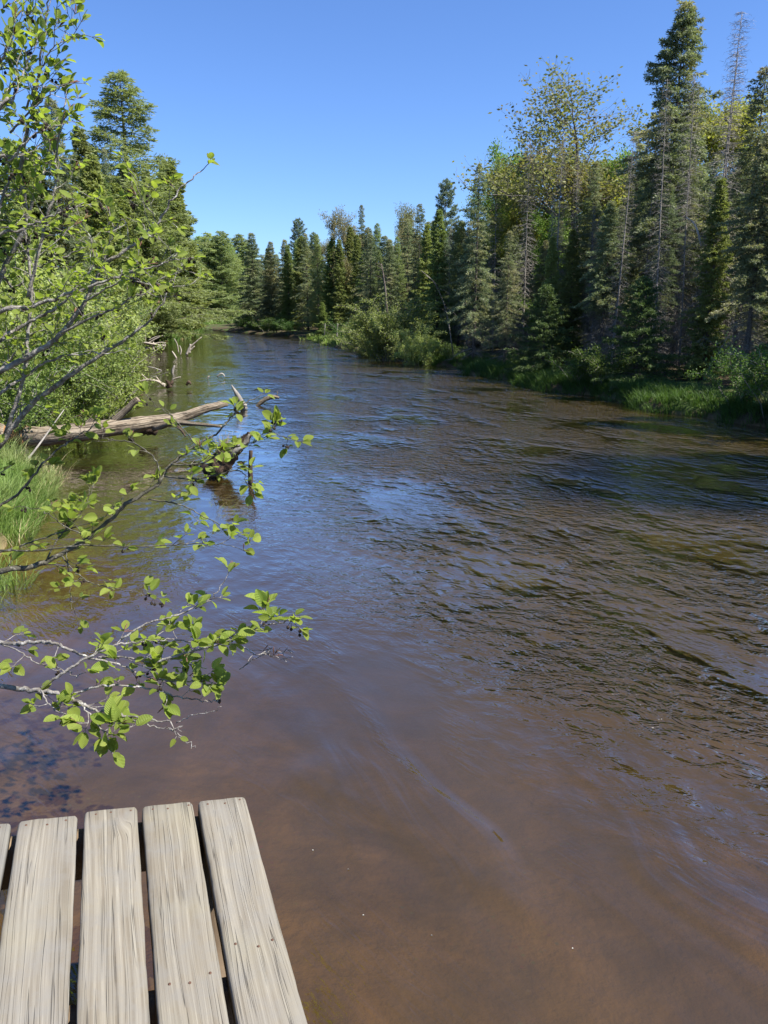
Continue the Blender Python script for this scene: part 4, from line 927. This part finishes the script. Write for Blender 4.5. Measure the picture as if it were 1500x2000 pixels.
# mossy stump with dry grass
sp0 = wat(440, 925, 0); root = empty('rotten_stump', sp0); tag(root, 'rotten stump topped with moss and dry grass standing in the river', 'stump')
wood_piece(root, 'body', [at(405, 925, 9.5), at(430, 905, 9.5), at(455, 880, 9.5), at(478, 858, 9.5), at(488, 846, 9.5)], [.1, .15, .1, .05, .03], 'rotten', 12, .22)
wood_piece(root, 'splinter', [at(462, 878, 9.45), at(478, 866, 9.45), at(487, 848, 9.45)], [.05, .035, .012], 'dead_bark', 8, .2)
wood_piece(root, 'splinter', [at(440, 900, 9.45), at(455, 885, 9.4), at(472, 872, 9.4)], [.045, .035, .02], 'dead_bark', 8, .2)
rg = np.random.default_rng(5); n = 260; t = rg.uniform(0, 1, n); c0 = A(at(415, 905, 9.45)); c1 = A(at(462, 872, 9.45)); B = c0+(c1-c0)*t[:, None]+rg.normal(0, .045, (n, 3))
mb = MB(); blades3(mb, B-sp0, rg.uniform(0, 6.28, n), rg.uniform(.05, .13, n), np.full(n, .008), rg.uniform(.2, .8, n), rg.uniform(.2, .9, n), rg); mb.build('moss', M['shrub_leaf'], root)
n = 90; B = A(at(440, 890, 9.45))+rg.normal(0, .05, (n, 3))*A([1.3, 1, .5])
mb = MB(); blades3(mb, B-sp0, rg.uniform(0, 6.28, n), rg.uniform(.2, .38, n), np.full(n, .005), rg.uniform(.0, .4, n), rg.uniform(.0, .3, n), rg); mb.build('dry_grass', M['straw'], root)
def stick(label, pieces, mat='pale_twig', name='dead_branch', base=None, group=None, cat='driftwood'):
    P0 = A(at(*pieces[0][0][0])); root = empty(name, P0); tag(root, label, cat, group)
    for pts, r in pieces: wood_piece(root, 'limb', [at(*p) for p in pts], r, mat, 7, .08, 4)
    return root
stick('short rotten post sticking up right of the mossy stump', [([(490, 948, 9.0), (489, 915, 9.0), (490, 880, 9.0)], [.03, .026, .022])], 'rotten', 'stake')
stick('jagged split snag tilting out of the river beyond the log', [([(478, 800, 16.5), (466, 775, 16.5), (452, 752, 16.5)], [.075, .06, .012]), ([(458, 798, 16.5), (470, 790, 16.4), (482, 792, 16.4)], [.03, .05, .03])], 'dead_bark', 'split_snag')
stick('half sunken log end just past the jagged snag', [([(495, 800, 17.2), (515, 782, 17.2), (533, 775, 17.2), (545, 777, 17.2)], [.03, .05, .045, .03]), ([(541, 776, 17.2), (542, 764, 17.2)], [.012, .008])], 'driftwood', 'sunken_log')
stick('forked white branch standing in the water mid river', [([(364, 694, 38), (370, 680, 38), (378, 672, 38), (394, 658, 38)], [.07, .06, .04, .015]), ([(370, 690, 38), (371, 680, 38), (372, 672, 38)], [.05, .06, .04]), ([(366, 690, 38), (374, 682, 38), (380, 676, 38)], [.04, .04, .03])])
stick('thin bent stick standing left of the forked white branch', [([(349, 690, 38), (346, 672, 38), (340, 661, 38)], [.03, .025, .012]), ([(352, 694, 38), (354, 684, 38), (351, 675, 38)], [.03, .03, .02]), ([(345, 700, 36), (340, 692, 36), (336, 686, 36)], [.045, .04, .03])])
stick('small upright broken stub in the slack water', [([(337, 730, 27), (338, 722, 27), (341, 714, 27)], [.05, .05, .03])], 'dead_bark', 'stake')
stick('tangle of pale branches lying low near the alder bushes', [([(250, 752, 21.5), (280, 743, 21.5), (300, 742, 21.5), (322, 752, 21.4)], [.012, .022, .03, .04]), ([(276, 730, 21.6), (290, 742, 21.5), (308, 745, 21.4), (322, 755, 21.4)], [.01, .02, .025, .03]), ([(336, 742, 21.3), (345, 738, 21.3), (353, 736, 21.3)], [.02, .018, .01]), ([(305, 736, 21.5), (312, 745, 21.5), (318, 752, 21.4)], [.02, .02, .015])])
stick('black root hooked beside the tangle of pale branches', [([(333, 757, 21), (330, 748, 21), (324, 743, 21)], [.07, .06, .03]), ([(325, 757, 21), (335, 748, 21), (336, 743, 21)], [.04, .05, .03])], 'rotten')
stick('small black snag poking from open water', [([(364, 752, 21.5), (369, 746, 21.5), (373, 751, 21.5)], [.03, .05, .02])], 'rotten')
stick('thin pale bent stick breaking the surface in mid river', [([(424, 736, 24.5), (431, 730, 24.5), (436, 731, 24.5), (439, 736, 24.5)], [.02, .025, .02, .015])])
stick('tiny white twig tip left of the bent stick', [([(405, 740, 24), (407, 736, 24), (409, 734, 24)], [.02, .025, .01])])
stick('dark narrow twig floating behind the alder bushes', [([(288, 716, 28), (302, 719, 28), (316, 724, 28)], [.015, .025, .02])], 'dead_bark')
pc = []
for (x0, y0, x1, y1, r) in ((222, 665, 300, 672, .1), (235, 668, 322, 676, .09), (255, 672, 285, 655, .05), (280, 676, 318, 655, .05), (270, 668, 268, 648, .03), (299, 684, 299, 668, .09), (280, 680, 298, 684, .06), (305, 680, 322, 672, .05), (318, 684, 323, 672, .05), (240, 676, 262, 660, .04), (284, 668, 281, 643, .03), (290, 665, 312, 656, .035), (300, 672, 325, 670, .05)):
    Y = rng.uniform(42, 44); pc.append(([(x0, y0, Y), ((x0+x1)/2+2, (y0+y1)/2-2, Y), (x1, y1, Y)], [r, r*.8, r*.4]))
stick('heap of bleached fallen branches jutting from the near bank', pc, name='driftwood_heap')
stick('thin dead stem slanting in the grass above the gnawed log', [([(-20, 965, 9.5), (40, 912, 9.7), (75, 870, 9.9), (125, 800, 10.4)], [.018, .016, .013, .006])], 'dead_bark', 'dead_sapling')
# bits floating near the dock
mf = bark_mat('white_petal', (.4, .4, .36), (.55, .55, .5), 30)
for px, py in ((612, 1660), (680, 1697), (710, 1787), (843, 1826), (1119, 1852), (1251, 1376)):
    p = wat(px, py, .004); an = rng.uniform(0, 6.28); k = 7; th = np.arange(k)*2*math.pi/k; rr = .0024*(1+.5*np.cos(th))
    V = np.stack([rr*np.cos(th+an), rr*.6*np.sin(th+an), .0015*np.cos(2*th)], 1); V = np.vstack([V, V-A([0, 0, .0012]), [[0, 0, .0015]]])
    mb = MB(); mb.add(V, [(i_, (i_+1) % k, k+(i_+1) % k, k+i_) for i_ in range(k)], [(2*k, i_, (i_+1) % k) for i_ in range(k)]); o = mb.build('petal', mf); o.location = p
    tag(o, 'tiny white petal floating on the brown water beyond the dock', 'petal', 'petals floating near the dock')
for k_ in K.values():
    if KB[[q for q in K if K[q] is k_][0]]['n'] == 0: print('unused', k_.name)
